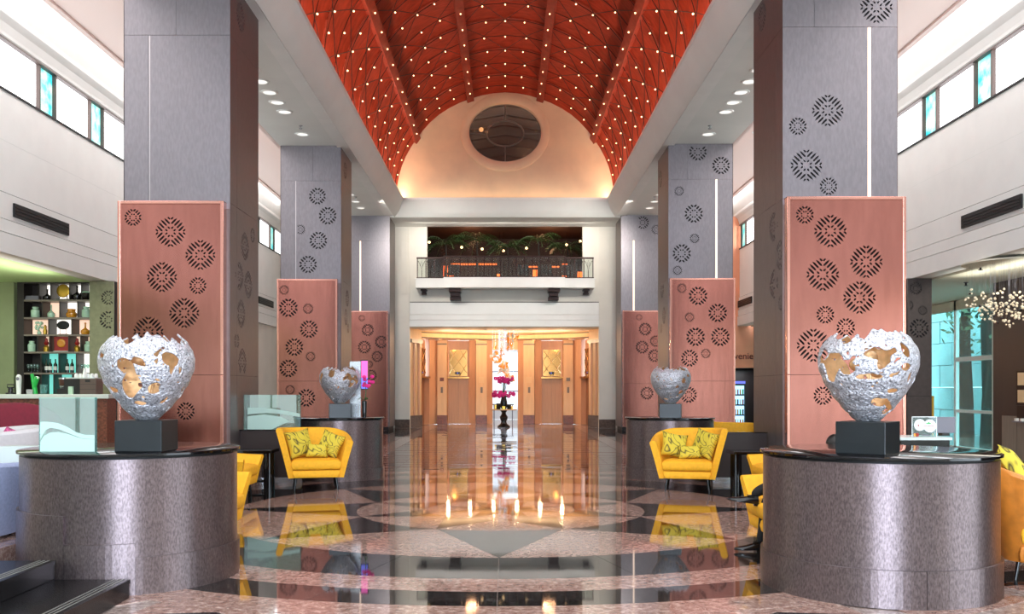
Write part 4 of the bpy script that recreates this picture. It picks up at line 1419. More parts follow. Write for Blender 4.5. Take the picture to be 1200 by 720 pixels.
# ------------------------------------------------------------------ bar shelves and what stands on them
SY, SB = 21.60, 21.96
def sx(px): return at(px, 0, SY).x
def sz(py): return at(0, py, SY).z


shelf = thing('bar_shelf', 'tall dark wall shelf with backlit cubbies behind the white bar', 'shelf', ((sx(20) + sx(110)) / 2, SY, PZ))
ox = shelf.location.x
ROWY = [332, 352.5, 373, 393, 413.3, 438, 463]
MB().box(sx(20) - ox, sx(28) - ox, 0, .44, 0, sz(330) - PZ).build('side_board', 'shelf_dark', shelf)
MB().box(sx(109.3) - ox, sx(110.2) - ox, 0, .44, 0, sz(330) - PZ).build('side_board', 'shelf_dark', shelf)
MB().box(sx(28) - ox, sx(109.3) - ox, 0, .44, 0, sz(490) - PZ).build('base_cupboard', 'shelf_dark', shelf)
DIV = [[45.5, 59.5, 81.5, 95.5], [49.5, 70, 91], [57, 84], [44, 58, 80.5, 94.5], [48, 69, 89.5], [48, 63, 85]]
BACK = [['black', 'w', 'w', 'w', 'w'], ['black', 'r', 'w', 'w'], ['r', 'w', 'r'], ['black', 'r', 'r', 'r', 'r'], ['black', 't', 't', 'w'], ['black', 't', 't', 'w']]
BM = {'w': 'backlit_white', 'r': 'backlit_warm', 't': 'backlit_teal', 'black': 'shelf_dark'}
for i, yy in enumerate(ROWY):
    z = sz(yy) - PZ
    if i: MB().box(sx(28) - ox, sx(109.3) - ox, -.005, .36, z - .02, z + .02).build('shelf_board', 'wood_taupe', shelf)
    else: MB().box(sx(28) - ox, sx(109.3) - ox, 0, .36, z - .01, sz(330) - PZ).build('shelf_board', 'shelf_dark', shelf)
for i in range(6):
    z1, z0 = sz(ROWY[i]) - PZ - (.02 if i else .011), sz(ROWY[i + 1]) - PZ + .021
    xs = [28] + DIV[i] + [109.3]
    for d in DIV[i]:
        MB().box(sx(d) - ox - .014, sx(d) - ox + .014, 0, .36, z0, z1).build('divider', 'shelf_dark', shelf)
    for k in range(len(xs) - 1):
        a, b = sx(xs[k]) - ox + .016, sx(xs[k + 1]) - ox - .016
        MB().box(a, b, .37, .38, z0, z1).build('back_panel', BM[BACK[i][k]], shelf)
MB().box(sx(28) - ox, sx(109.3) - ox, .39, .42, sz(463) - PZ, sz(332) - PZ).build('rear_board', 'shelf_dark', shelf)


def item(name, lab, cat, px, py, Y, parts, group=None, rotz=0, z=None):
    """a small thing standing at the picture point of its base; parts: (name, MB, material)"""
    p = at(px, py, Y)
    t = thing(name, lab, cat, (p.x, Y, p.z if z is None else z), rotz, group)
    for n, mb, mm in parts: mb.build(n, mm, t, smooth=True)
    return t


def jar(h, r, neck=.6):
    return MB().lathe([(r * .85, 0), (r, h * .12), (r, h * .68), (r * neck, h * .82), (r * neck, h * .88), (r * .75, h * .9), (r * .7, h), (.01, h + .01)], 14)


def flask(h, r):
    return MB().lathe([(r * .8, 0), (r, h * .15), (r * .95, h * .35), (r * .3, h * .52), (r * .18, h * .6), (r * .18, h * .9), (r * .26, h * .93), (r * .2, h)], 14)


def bottle(h=.31, r=.038):
    return MB().lathe([(r, 0), (r, h * .6), (r * .36, h * .76), (r * .34, h), (.004, h)], 12)


SG = 'ornaments on the bar shelves'
zr = [sz(y) + .021 for y in ROWY]
Yi = 21.74
bk_ = MB().box(-.18, .18, -.08, .08, 0, .05).box(-.15, .15, -.06, .07, .051, .1)
item('book_stack', 'grey open book on the top bar shelf at its dark left end', 'book', 39, 0, Yi, [('cover', bk_, 'grey_panel')], SG, z=zr[1])
item('bottle_vase', 'dark bottle vase on the top bar shelf, left of the gold plate', 'vase', 55.5, 0, Yi, [('body', flask(.26, .10), 'dark_glaze')], SG, z=zr[1])
item('display_plate', 'round gold plate on a stand on the top bar shelf', 'plate', 74, 0, Yi, [('plate', MB().ball((0, 0, .22), (.155, .02, .155), 20, 12), 'gold_paint'), ('stand', MB().box(-.14, .14, -.05, .05, 0, .03).tube([(-.1, 0, .03), (-.05, .05, .2)], .012, 5).tube([(.1, 0, .03), (.05, .05, .2)], .012, 5), 'dark_glaze')], SG, z=zr[1])
item('bottle_vase', 'tall-necked dark bottle on the top bar shelf, right of the gold plate', 'vase', 90.5, 0, Yi, [('body', flask(.34, .11), 'dark_glaze')], SG, z=zr[1])
item('bowl', 'dark bowl with a pale cloth at the right end of the top bar shelf', 'bowl', 101.6, 0, Yi-.05, [('bowl', MB().lathe([(.06, 0), (.13, .09), (.15, .16), (.14, .16), (.11, .09)], 16), 'dark_glaze'), ('cloth', MB().ball((0, -.04, .16), (.12, .08, .05), 10, 6), 'jade_glaze')], SG, z=zr[1])
item('lidded_jar', 'pale jade jar in the dark cubby of the second bar shelf', 'jar', 41.5, 0, Yi, [('body', jar(.25, .10), 'jade_glaze')], SG, z=zr[2])
item('bottle_vase', 'pale jade long-necked bottle on the second bar shelf', 'vase', 60, 0, Yi, [('body', flask(.30, .085), 'jade_glaze')], SG, z=zr[2])
item('lidded_jar', 'squat amber jar on the second bar shelf', 'jar', 84, 0, Yi, [('body', MB().lathe([(.10, 0), (.12, .05), (.12, .1), (.085, .14), (.085, .17), (.10, .2), (.02, .205)], 14), 'amber_glass')], SG, z=zr[2])
item('lidded_jar', 'jade jar with a dark handle at the right end of the second bar shelf', 'jar', 101.2, 0, Yi - .04, [('body', jar(.25, .10), 'jade_glaze'), ('handle', MB().tube([(.09, -.02, .2), (.14, -.02, .22), (.13, -.02, .14), (.1, -.02, .1)], .012, 5), 'dark_glaze')], SG, z=zr[2])
fl = MB()
for k in range(14):
    fl.ball((random.uniform(-.1, .1), random.uniform(-.06, .06), random.uniform(.12, .28)), .035, 6, 4)
item('flower_vase', 'small vase of white and green flowers on the third bar shelf', 'vase', 46, 0, Yi, [('vase', flask(.18, .05), 'jade_glaze'), ('flowers', fl, 'jade_glaze')], SG, z=zr[3])
item('figurine', 'gold figurine beside the flower vase on the third bar shelf', 'figurine', 53, 0, Yi, [('body', MB().lathe([(.04, 0), (.05, .08), (.03, .14), (.035, .19), (.01, .23)], 10), 'gold_paint')], SG, z=zr[3])
item('display_fan', 'black oval disc on a thin stand on the third bar shelf', 'ornament', 74, 0, Yi, [('disc', MB().ball((0, 0, .22), (.15, .02, .105), 20, 10), 'black_matt'), ('stand', MB().tube([(-.07, 0, 0), (-.07, 0, .15)], .006, 5).tube([(.07, 0, 0), (.07, 0, .15)], .006, 5).tube([(-.12, 0, .01), (.12, 0, .01)], .01, 5), 'red_paint')], SG, z=zr[3])
item('flask', 'round amber glass flask with a stopper on the third bar shelf', 'flask', 100, 0, Yi, [('body', flask(.28, .10), 'amber_glass')], SG, z=zr[3])
item('lidded_jar', 'jade jar at the left end of the fourth bar shelf', 'jar', 37.3, 0, Yi, [('body', jar(.25, .09), 'jade_glaze')], SG, z=zr[4])
for px, s in ((54.5, 'left'), (90.5, 'right')):
    item('figurine', 'red and yellow figurine %s of the red square plaque on the bar shelf' % s, 'figurine', px, 0, Yi, [('robe', MB().lathe([(.06, 0), (.07, .1), (.03, .15)], 10), 'gold_paint'), ('bust', MB().lathe([(.03, .151), (.06, .2), (.03, .25), (.035, .29), (.01, .32)], 10), 'red_paint')], SG, z=zr[4])
item('plaque', 'red square plaque with a gold disc on the fourth bar shelf', 'plaque', 72.5, 0, Yi, [('board', MB().box(-.17, .17, -.02, .02, .02, .35), 'red_paint'), ('disc', MB().ball((0, -.03, .2), (.10, .015, .10), 18, 8), 'amber_glass'), ('stand', MB().box(-.17, .17, -.06, .06, 0, .019), 'bar_white')], SG, z=zr[4])
item('lidded_jar', 'jade jar with a brown lid at the right end of the fourth bar shelf', 'jar', 103.5, 0, Yi, [('body', jar(.24, .09), 'jade_glaze')], SG, z=zr[4])


def wine_glass():
    return MB().lathe([(.035, 0), (.034, .004), (.005, .01), (.005, .09), (.03, .115), (.037, .15), (.03, .2), (.028, .2), (.034, .15), (.004, .1)], 10)


for k, px in enumerate((33.5, 37, 40.5, 44)):
    item('wine_glass', '%s stemmed wine glass from the left in the dark cubby of the fifth bar shelf' % ORD[k], 'glass', px, 0, Yi, [('bowl', wine_glass(), 'clear_glass')], 'wine glasses in the dark cubby', z=zr[5])
for k, px in enumerate((96, 99.5, 103)):
    item('wine_glass', '%s stemmed wine glass from the left in the bright cubby of the bar shelf' % ORD[k], 'glass', px, 0, Yi, [('bowl', wine_glass(), 'clear_glass')], 'wine glasses in the bright cubby', z=zr[5])
bl = ['dark wine bottle with a white label, leftmost on the fifth bar shelf', 'second dark wine bottle from the left on the fifth bar shelf', 'dark wine bottle next to the divider on the fifth bar shelf',
      'dark wine bottle left of a pair on the teal-lit bar shelf', 'dark wine bottle right of a pair on the teal-lit bar shelf']
for k, px in enumerate((54.5, 59, 65, 79, 84.5)):
    item('wine_bottle', bl[k], 'bottle', px, 0, Yi, [('body', bottle(.32, .042), 'bottle_green'), ('label', MB().lathe([(.0428, .06), (.0428, .15)], 12, cap=False), 'paper_white')], 'wine bottles on the bar shelf', z=zr[5])

# bar counter
BZ = at(0, 462.3, 19.0).z
bar = thing('bar_counter', 'long white-topped bar counter with a brown mosaic front', 'counter', (-10.2, 19.0, PZ))
MB().box(-3.6, 2.1, 0, .7, BZ - PZ - .09, BZ - PZ).build('worktop', 'bar_white', bar, bevel=.01)
MB().box(-3.5, 2.0, .15, .6, 0, BZ - PZ - .091).build('front', 'bar_front', bar)
MB().box(-3.5, 2.0, .14, .15, 0, .1).build('kick', 'black_matt', bar)
Yb = 19.3
def on_bar(name, lab, cat, px, parts, group='things on the bar', Y=Yb):
    return item(name, lab, cat, px, 462, Y, parts, group, z=BZ)
on_bar('coffee_press', 'small black press with a handle at the left end of the bar', 'press', 12.5, [('base', MB().lathe([(.10, 0), (.10, .03), (.05, .04), (.05, .12), (.07, .13), (.07, .15)], 12), 'machine_black'), ('handle', MB().tube([(-.07, 0, .14), (-.07, 0, .2), (.07, 0, .2), (.07, 0, .14)], .012, 5), 'machine_black')])
on_bar('beer_tap', 'white rounded beer tap standing on the bar', 'tap', 22, [('column', MB().lathe([(.045, 0), (.05, .2), (.055, .32), (.05, .38), (.02, .41)], 14), 'tap_white'), ('badge', MB().ball((0.0, -.05, .32), (.035, .012, .035), 10, 6), 'grey_panel')])
on_bar('beer_tap', 'green slanted beer tap standing on the bar', 'tap', 40, [('column', MB().tube([(.03, 0, 0), (0, 0, .2), (-.045, 0, .42)], [.05, .045, .035], 10), 'tap_green'), ('head', MB().tube([(.01, -.01, .15), (.08, -.02, .36)], [.04, .05], 10), 'tap_green'), ('badge', MB().ball((.08, -.05, .34), (.045, .015, .03), 10, 6), 'tap_white'), ('drip_tray', MB().box(-.11, .02, -.1, .1, 0, .1), 'steel')])
for k, px in enumerate((49, 53)):
    on_bar('glass_tumbler', 'frosted tumbler beside the green tap, %s' % ('nearer to it' if k == 0 else 'farther from it'), 'glass', px, [('cup', MB().lathe([(.03, 0), (.04, .2), (.037, .2), (.028, .006)], 12), 'teal_glass')])
on_bar('coffee_grinder', 'coffee grinder with a bean hopper on the bar', 'grinder', 74.5, [('base', MB().box(-.09, .09, -.1, .1, 0, .11), 'machine_black'), ('neck', MB().lathe([(.05, .11), (.08, .17)], 12), 'steel'), ('hopper', MB().lathe([(.06, .171), (.085, .2), (.09, .31)], 14), 'coffee'), ('lid', MB().lathe([(.10, .311), (.10, .34), (.02, .35)], 14), 'steel')])
on_bar('milk_carton', 'pale small carton in front of the coffee machine', 'carton', 83.5, [('body', MB().box(-.045, .045, -.04, .04, 0, .16), 'jade_glaze')], Y=19.12)
cm_ = on_bar('coffee_machine', 'black and brown coffee machine with cups on its lid', 'machine', 98, [('cabinet', MB().box(-.33, .0, -.16, .16, 0, .32), 'machine_black'), ('front', MB().box(.001, .33, -.17, .17, 0, .32), 'machine_brown'), ('cup_tray', MB().box(-.30, .30, -.15, .15, .3205, .345), 'bar_white'),
      ('slot', MB().box(.11, .21, -.176, -.1705, .25, .3), 'machine_black'), ('groove', MB().box(.0, .33, -.174, -.1705, .2, .207).box(.0, .33, -.174, -.1705, .1, .107), 'groove_dark')])
for k in range(6):
    c = item('cup', '%s white upturned cup from the left on the coffee machine lid' % ORD[k], 'cup', 89.5 + 4.6 * k, 0, Yb - .05 + .1 * (k % 2), [('bowl', MB().lathe([(.042, 0), (.04, .05), (.025, .085)], 12), 'tap_white')], 'cups on the coffee machine', z=BZ + .345)
item('milk_jug', 'tall white jug between the cups on the coffee machine', 'jug', 99.5, 0, Yb, [('body', MB().lathe([(.045, 0), (.04, .1), (.03, .16), (.035, .19)], 12), 'tap_white')], 'cups on the coffee machine', z=BZ + .346)

# ------------------------------------------------------------------ downlights, sprinklers
def downlight(lab, loc, r, group):
    t = thing('downlight', lab, 'lamp', loc, group=group)
    MB().lathe([(r * .72, -.004), (r * .8, -.02), (r, -.014), (r + .01, -.001)], 24, cap=False).build('trim_ring', 'downlight_trim', t, smooth=True)
    MB().lathe([(r * .73, -.010), (r * .73, -.003)], 24).build('lens', 'downlight_glass', t, smooth=True)
    return t


for s, nm in ((-1, 'left'), (1, 'right')):
    for bay, ys in (('first', (19.9, 20.65, 21.4, 22.15, 22.9, 24.9)), ('second', (30.2, 31.4, 32.6, 33.8, 35.0))):
        for k, yy in enumerate(ys):
            downlight('%s white downlight from the camera in the %s bay of the %s soffit' % (ORD[k], bay, nm), (s * 5.43, yy, 8.45), .19 if bay == 'first' else .17, 'soffit downlights, %s side' % nm)
    for k, yy in enumerate((14.5, 20.5, 26.5, 32.5)):
        downlight('%s downlight from the camera in the high %s aisle ceiling' % (ORD[k], nm), (s * 7.2, yy, 8.95), .16, 'aisle downlights')
    for k, yy in enumerate((24.1, 33.0)):
        t = thing('sprinkler', 'small sprinkler head among the %s soffit downlights, %s one' % (nm, ('near', 'far')[k]), 'sprinkler', (s * 5.3, yy, 8.45), group='ceiling sprinklers')
        MB().lathe([(.05, -.001), (.05, -.012), (.02, -.02), (.02, -.07), (.045, -.075), (.045, -.085)], 10).build('head', 'steel', t)
for k, (px, py) in enumerate(((1149, 312), (1132, 331))):
    z = 4.05; Y = (z - EYE) * F / (VY - py)
    t = thing('sprinkler', 'dark sprinkler head under the right lounge ceiling, %s one' % ('nearer', 'farther')[k], 'sprinkler', ((px - VX) / F * Y, Y, z), group='ceiling sprinklers')
    MB().lathe([(.05, -.001), (.05, -.012), (.02, -.02), (.02, -.07), (.045, -.075), (.045, -.085)], 10).build('head', 'machine_black', t)

# ------------------------------------------------------------------ right lounge: garden window, dark wall, pendant of glass petals
GX = 12.4
w4 = root('window_4')
MB().box(GX - .01, GX + .01, 21.4, 36.1, .06, 4.04).build('pane', 'teal_glass', w4)
for y0 in (23.55, 25.55, 27.5, 30.4, 33.3):
    MB().box(GX - .05, GX + .05, y0 - .05, y0 + .05, 0, 4.04).build('mullion', 'window_white', w4)
MB().box(GX - .05, GX + .05, 21.4, 36.1, 0, .06).build('sill', 'window_white', w4)
MB().box(GX - .05, GX + .05, 21.4, 36.1, 3.78, 4.04).build('head', 'lounge_paint', w4)
zt = at(0, 421, 25).z
MB().box(GX - .04, GX + .04, 21.4, 25.5, zt - .06, zt + .06).build('transom', 'window_white', w4)
MB().box(GX - .04, GX + .04, 21.4, 25.5, 0.98, 1.06).build('transom', 'window_white', w4)
m = MB().box(11.2, 12.34, 20.95, 21.35, 0, 4.04).box(11.2, 11.5, 6, 20.949, 0, 4.04)
dw = struct(m.build('wall_lounge_right', 'dark_panel'))
for k in range(10):
    y0 = 20.9 - k * .62
    MB().box(11.16, 11.199, y0 - .59, y0, .05, 1.02).build('wood_panel', 'wood_taupe', dw)
struct(MB().box(12.3, 16.6, 36.25, 36.5, 0, 4.1).build('wall_garden_end', 'plaster_white'))
# garden beyond the glass
gd = root('garden')
MB().box(12.46, 26, 15, 40, -.3, -.02).build('ground', 'garden_ground', gd)
for r_ in range(7):
    for k in range(9):
        MB().box(16.9 + .02 * ((r_ + k) % 2), 17.4, 21 + k * 1.9 + (r_ % 2) * .9, 21 + k * 1.9 + (r_ % 2) * .9 + 1.88, r_ * .85, r_ * .85 + .83).build('stone_block', 'pool_tile', gd)
for k, (x, y, r, h) in enumerate(((13.7, 24.9, .33, 5.6), (14.4, 27.6, .24, 5.0), (15.3, 22.6, .3, 5.4), (15.6, 31.5, .22, 4.6))):
    t = thing('garden_tree', ['dark tree trunk seen through the garden window beside the framed board', 'slimmer dark trunk behind the mullion of the garden window', 'dark trunk near the dark wall outside the garden window', 'far slender tree in the garden outside'][k], 'tree', (x, y, -.02), kind='thing')
    MB().tube([(0, 0, 0), (.04, .05, h * .3), (-.05, .02, h * .7), (.02, 0, h)], [r * 1.25, r, r * .9, r * .6], 10).build('trunk', 'trunk', t, smooth=True)
    lf = MB()
    for q in range(140):
        c = Vector((random.gauss(0, .42), random.gauss(0, .42), h + random.gauss(-.5, .6)))
        u = Vector((random.gauss(0, 1), random.gauss(0, 1), random.gauss(0, 1))).normalized() * .14
        v = u.orthogonal().normalized() * .07
        lf.add([c - u, c + v, c + u, c - v], [(0, 1, 2, 3)])
    o = lf.build('foliage', 'palm_green', t); o['kind'] = 'stuff'
t = thing('garden_shrub', 'green shrub at the foot of the garden wall outside', 'shrub', (15.9, 28.9, -.02), kind='thing')
lf = MB()
for q in range(160):
    c = Vector((random.gauss(0, .35), random.gauss(0, .35), random.uniform(.1, 1.4)))
    u = Vector((random.gauss(0, 1), random.gauss(0, 1), random.gauss(.6, 1))).normalized() * .16
    v = u.orthogonal().normalized() * .05
    lf.add([c - u, c + v, c + u, c - v], [(0, 1, 2, 3)])
o = lf.build('foliage', 'leaf_green', t); o['kind'] = 'stuff'
# framed board on the dark wall
fb = thing('framed_board', 'dark board with two rows of cream cards on the dark wall', 'board', (11.15, 19.75, at(0, 475, 20.3).z))
hb = at(0, 435, 20.3).z - at(0, 475, 20.3).z
MB().box(-.03, .0, -.95, .50, 0, hb).build('backing', 'bronze_dark', fb, bevel=.01)
for r_ in range(2):
    for k in range(4):
        y1 = .42 - k * .34
        MB().box(-.04, -.0305, y1 - .24, y1, .06 + r_ * hb / 2, hb / 2 - .04 + r_ * hb / 2).build('card', 'cream_card', fb)
fb2 = thing('wall_rack', 'dark rack of small pale objects under the framed board', 'rack', (11.15, 19.75, at(0, 495, 20.3).z))
MB().box(-.12, .04, -.95, .50, 0, .03).build('shelf', 'grey_panel', fb2)
MB().box(-.01, .04, -.95, .50, .031, .36).build('backing', 'bronze_dark', fb2)
for k in range(6):
    MB().box(-.10, -.04, .36 - k * .22, .44 - k * .22, .031, .09).build('box', 'paper_white', fb2)
# pendant
pt = at(1184, 360, 17.9)
ch = thing('pendant_lamp', 'pendant of many small glass petals hanging on thin wires by the garden window', 'lamp', (pt.x, 17.9, 4.05))
MB().lathe([(.85, -.001), (.85, -.03)], 40).build('canopy', 'lounge_paint', ch, smooth=True)
pet = MB().ball((0, 0, 0), (.038, .034, .03), 7, 5).mesh('petal', 'petal_glass', True)
pet2 = MB().ball((0, 0, 0), (.034, .03, .03), 7, 5).mesh('petal', 'dark_glaze', True)
wires = MB()
for k in range(250):
    a = random.uniform(0, 2 * PI); rr = .80 * math.sqrt(random.random())
    z = pt.z - 4.05 + .44 * (rr / .8) ** 1.6 - .52 + random.uniform(0, .42) + .1
    x, y = rr * math.cos(a), rr * math.sin(a)
    o = put('petal', pet if k % 7 else pet2, ch, (x, y, z)); o.rotation_euler = (random.uniform(0, 3), random.uniform(0, 3), 0)
    s_ = random.uniform(.45, .95); o.scale = (s_, s_, s_)
    if k % 3 == 0: wires.tube([(x, y, z), (x, y, -.03)], .0012, 3)
wires.build('wire', 'grey_panel', ch)
# desk with an acrylic sign and a screen seen past the sculpture
dk = thing('service_desk', 'black service desk with a white edge behind the right plinth', 'desk', (4.42, 10.0, 0))
MB().box(-.27, .24, -.25, .25, .0, 1.07).build('body', 'black_gloss', dk)
MB().box(-.29, .26, -.27, .27, 1.07, 1.10).build('desk_top', 'bar_white', dk, bevel=.004)
sg = thing('acrylic_sign', 'clear acrylic sign with two white circles on the black desk', 'sign', (4.51, 9.86, 1.101))
a, b = at(1068.5, 0, 9.86).x - 4.51, at(1098, 0, 9.86).x - 4.51
hs = .215
MB().box(a, b, 0, .006, 0, hs).build('pane', 'clear_glass', sg)
MB().box(a, b, -.001, 0, hs - .008, hs).box(a, a + .006, -.001, 0, 0, hs).box(b - .006, b, -.001, 0, 0, hs).build('edge', 'tap_white', sg)
def disc(cx, cz, r, y, n=24): return MB().prism_y([(cx + r * math.cos(2 * PI * k / n), cz + r * math.sin(2 * PI * k / n)) for k in range(n)], y - .001, y)
disc(a + .085, .125, .062, -.002).build('emblem', 'tap_white', sg)
disc(a + .19, .115, .068, -.0035).build('emblem', 'tap_white', sg)
disc(a + .068, .12, .009, -.006, 10).build('emblem_mark', 'red_paint', sg)
MB().box(a + .15, a + .20, -.0065, -.0055, .135, .145).box(a + .17, a + .185, -.0065, -.0055, .146, .156).build('emblem_mark', 'tap_green', sg)
MB().tube([(a + .12, -.006, .112), (a + .16, -.006, .118), (a + .2, -.006, .112), (a + .235, -.006, .118)], .0025, 4).build('emblem_mark', 'red_paint', sg)
disc(a + .055, .022, .02, -.004, 14).build('emblem_mark', 'red_paint', sg)
MB().box(a + .02, a + .05, -.005, -.004, .005, .035).build('emblem_mark', 'amber_petal', sg)
MB().box(a + .11, a + .19, -.005, -.004, .008, .022).build('emblem_mark', 'grey_panel', sg)
mo = thing('monitor', 'grey back of a monitor on the black desk', 'monitor', (4.60, 10.08, 1.101))
a, b = at(1098, 0, 10.08).x - 4.6, at(1118.5, 0, 10.08).x - 4.6
MB().box(a - .1, b, -.02, .02, .03, .205).build('case', 'grey_panel', mo, bevel=.004)
MB().box((a + b) / 2 - .06, (a + b) / 2 + .02, -.05, .05, 0, .03).build('foot', 'machine_black', mo)

# ------------------------------------------------------------------ shop at the end of the right aisle
we = struct(MB().box(6.36, 13, 36.5, 36.8, 2.46, 8.4).box(6.36, 8.2, 36.5, 36.8, 0, 2.459).box(10.4, 13, 36.5, 36.8, 0, 2.459).build('wall_shop', 'shop_wall'))
MB().box(8.2, 10.4, 38.2, 38.3, 0, 2.5).box(8.2, 8.25, 36.81, 38.2, 0, 2.5).box(10.35, 10.4, 36.81, 38.2, 0, 2.5).box(8.2, 10.4, 36.81, 38.3, 2.461, 2.5).build('shop_interior', 'shop_dark', we)
area('shop_lamp', (9.3, 37.4, 2.4), (0, 0, 0), 1.2, .8, 40, (.9, .95, 1))
cu = bpy.data.curves.new('lettering', 'FONT'); cu.body = 'convenience'; cu.size = .36; cu.extrude = .012
tmp = bpy.data.objects.new('tmp', cu); COL.objects.link(tmp)
me = bpy.data.meshes.new_from_object(tmp.evaluated_get(bpy.context.evaluated_depsgraph_get()))
bpy.data.objects.remove(tmp)
me.materials.clear(); me.materials.append(MATS['sign_brown']); me.name = 'lettering'
xs_ = [v.co.x for v in me.vertices]
sgn = thing('shop_sign', 'dark brown shop lettering on the peach wall at the end of the right aisle', 'sign', (8.44, 36.48, at(0, 421, 36.48).z), kind='thing')
o = put('lettering', me, sgn); o.rotation_euler = (PI / 2, 0, 0)
fr = thing('drinks_fridge', 'glowing glass-door drinks fridge in the shop at the right aisle end', 'fridge', (9.15, 37.3, 0))
MB().box(-.42, .42, -.3, .35, 0, 1.95).build('cabinet', 'machine_black', fr)
for k in range(4):
    MB().box(-.35, .35, -.31, -.301, .22 + k * .4, .56 + k * .4).build('lit_shelf', 'fridge_glow', fr)
    for q in range(7):
        MB().cyl(-.3 + q * .1, -.33, .22 + k * .4, .42 + k * .4, .03, 8).build('can', ['red_paint', 'tap_green', 'tap_white', 'amber_glass', 'dark_glaze'][(q * 3 + k) % 5], fr)
MB().box(-.4, .4, -.31, -.301, 1.84, 1.94).build('header', 'screen_blue', fr)

# ------------------------------------------------------------------ balcony over the elevator hall
bal = thing('balcony', 'white balcony with bronze railing above the elevator hall', 'balcony', (0, YE, at(0, 337, 38).z), kind='thing')
z0 = bal.location.z
zs = at(0, 326, 38).z - z0
def bx(px, Y=38.1): return at(px, 0, Y).x
MB().box(bx(487), bx(697), -.70, .05, 0, zs - .03).box(bx(487) - .03, bx(697) + .03, -.73, .05, zs - .029, zs).build('slab', 'plaster_white', bal)
MB().box(bx(520.5, 37.9), bx(661.5, 37.9), -.98, -.731, -.02, zs - .03).box(bx(520.5, 37.9) - .02, bx(661.5, 37.9) + .02, -1.0, -.731, zs - .029, zs + .01).build('slab_front', 'plaster_white', bal)
for px0, px1, pt_, pb, Y in ((526, 540, 338.5, 352, 38.0), (642.5, 656, 338.5, 352, 38.0), (492, 499, 339.5, 346, 38.4), (684, 692, 339.5, 346, 38.4)):
    a, b = bx(px0), bx(px1)
    d0 = YE - Y
    h = at(0, pt_, 38.1).z - at(0, pb, 38.1).z
    m = MB().box(a, b, -d0, .05, -h * .35, -.025).box(a + .05, b - .05, -d0 * .7, .05, -h * .7, -h * .351).box(a + .02, b - .02, -d0 * .45, .05, -h, -h * .701)
    m.build('bracket', 'bronze_dark', bal, bevel=.01)
zr_ = at(0, 301, 38).z - z0
MB().box(bx(488), bx(520), -.68, -.60, zr_ - .07, zr_).box(bx(520), bx(662), -.95, -.87, zr_ - .05, zr_ + .02).box(bx(662), bx(696), -.68, -.60, zr_ - .07, zr_).build('handrail', 'bronze_dark', bal, bevel=.01)
MB().box(bx(488), bx(520), -.67, -.61, zs + .01, zs + .05).box(bx(520), bx(662), -.94, -.88, zs + .012, zs + .05).box(bx(662), bx(696), -.67, -.61, zs + .01, zs + .05).build('bottom_rail', 'bronze_dark', bal)
for px0, px1, y in ((489, 519, -.64), (521, 661, -.91), (663, 695, -.64)):
    MB().box(bx(px0), bx(px1), y - .004, y + .004, zs + .05, zr_ - .05).build('railing_glass', 'rail_glass', bal)
    n = max(3, int((px1 - px0) / 9.3))
    for k in range(n + 1):
        x = bx(px0 + (px1 - px0) * k / n)
        MB().box(x - .018, x + .018, y - .03, y + .02, zs + .011, zr_ - .05).build('baluster', 'bronze_dark', bal)
    orn = MB()
    for k in range(n):
        xa, xb = bx(px0 + (px1 - px0) * k / n), bx(px0 + (px1 - px0) * (k + 1) / n)
        xm, w_ = (xa + xb) / 2, (xb - xa) / 2 * .8
        zm = (zs + zr_) / 2
        orn.tube([(xm - w_, y - .02, zm + .28), (xm - w_ * .4, y - .02, zm + .12), (xm, y - .02, zm + .3), (xm + w_ * .4, y - .02, zm + .12), (xm + w_, y - .02, zm + .28)], .012, 4)
        orn.tube([(xm - w_ * .4, y - .02, zm + .12), (xm, y - .02, zm - .1), (xm + w_ * .4, y - .02, zm + .12)], .012, 4)
        orn.tube([(xm, y - .02, zm - .1), (xm, y - .02, zs + .05)], .012, 4)
    orn.build('ornament', 'bronze_dark', bal)
# the dim room behind it
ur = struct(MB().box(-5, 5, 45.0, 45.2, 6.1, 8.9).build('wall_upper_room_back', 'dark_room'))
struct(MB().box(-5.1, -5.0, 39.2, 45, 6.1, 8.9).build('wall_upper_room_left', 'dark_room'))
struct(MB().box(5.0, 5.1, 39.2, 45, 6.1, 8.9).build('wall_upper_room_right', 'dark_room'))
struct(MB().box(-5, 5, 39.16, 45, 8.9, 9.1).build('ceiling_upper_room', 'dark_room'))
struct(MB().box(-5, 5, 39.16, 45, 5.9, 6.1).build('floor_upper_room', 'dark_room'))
for x0, x1, z_0, z_1 in ((-3.0, -2.5, 6.3, 7.6), (1.3, 1.62, 6.3, 7.4), (2.75, 3.05, 6.3, 7.7), (-.4, -.25, 6.4, 7.2), (3.5, 3.8, 6.3, 7.3)):
    MB().box(x0, x1, 44.96, 44.99, z_0, z_1).build('glowing_niche', 'orange_glow', ur)
mat('amber_cove', (255, 120, 50), emit=1.2)
MB().box(-2.6, -.4, 44.7, 44.95, 7.62, 7.68).box(.6, 2.6, 44.7, 44.95, 7.50, 7.55).build('glowing_cove', 'amber_cove', ur)
for k, (px, py) in enumerate(((503, 284), (541, 290), (565, 292), (590, 294), (617, 291), (664, 287), (680, 283), (586, 289))):
    p = at(px, py, 43.0)
    t = thing('pendant_lamp', '%s small glowing lamp from the left in the dim upper room' % ORD[k], 'lamp', p, group='lamps of the upper room')
    MB().ball((0, 0, 0), .06, 8, 6).build('bulb', 'bulb_glow', t, smooth=True)
    MB().tube([(0, 0, .05), (0, 0, 8.89 - p.z)], .008, 4).build('cord', 'bronze_dark', t)
point('upper_room_lamp', (-1.5, 42, 8.2), 60, (1, .5, .25), .3)
point('upper_room_lamp', (2.0, 42, 8.2), 60, (1, .5, .25), .3)


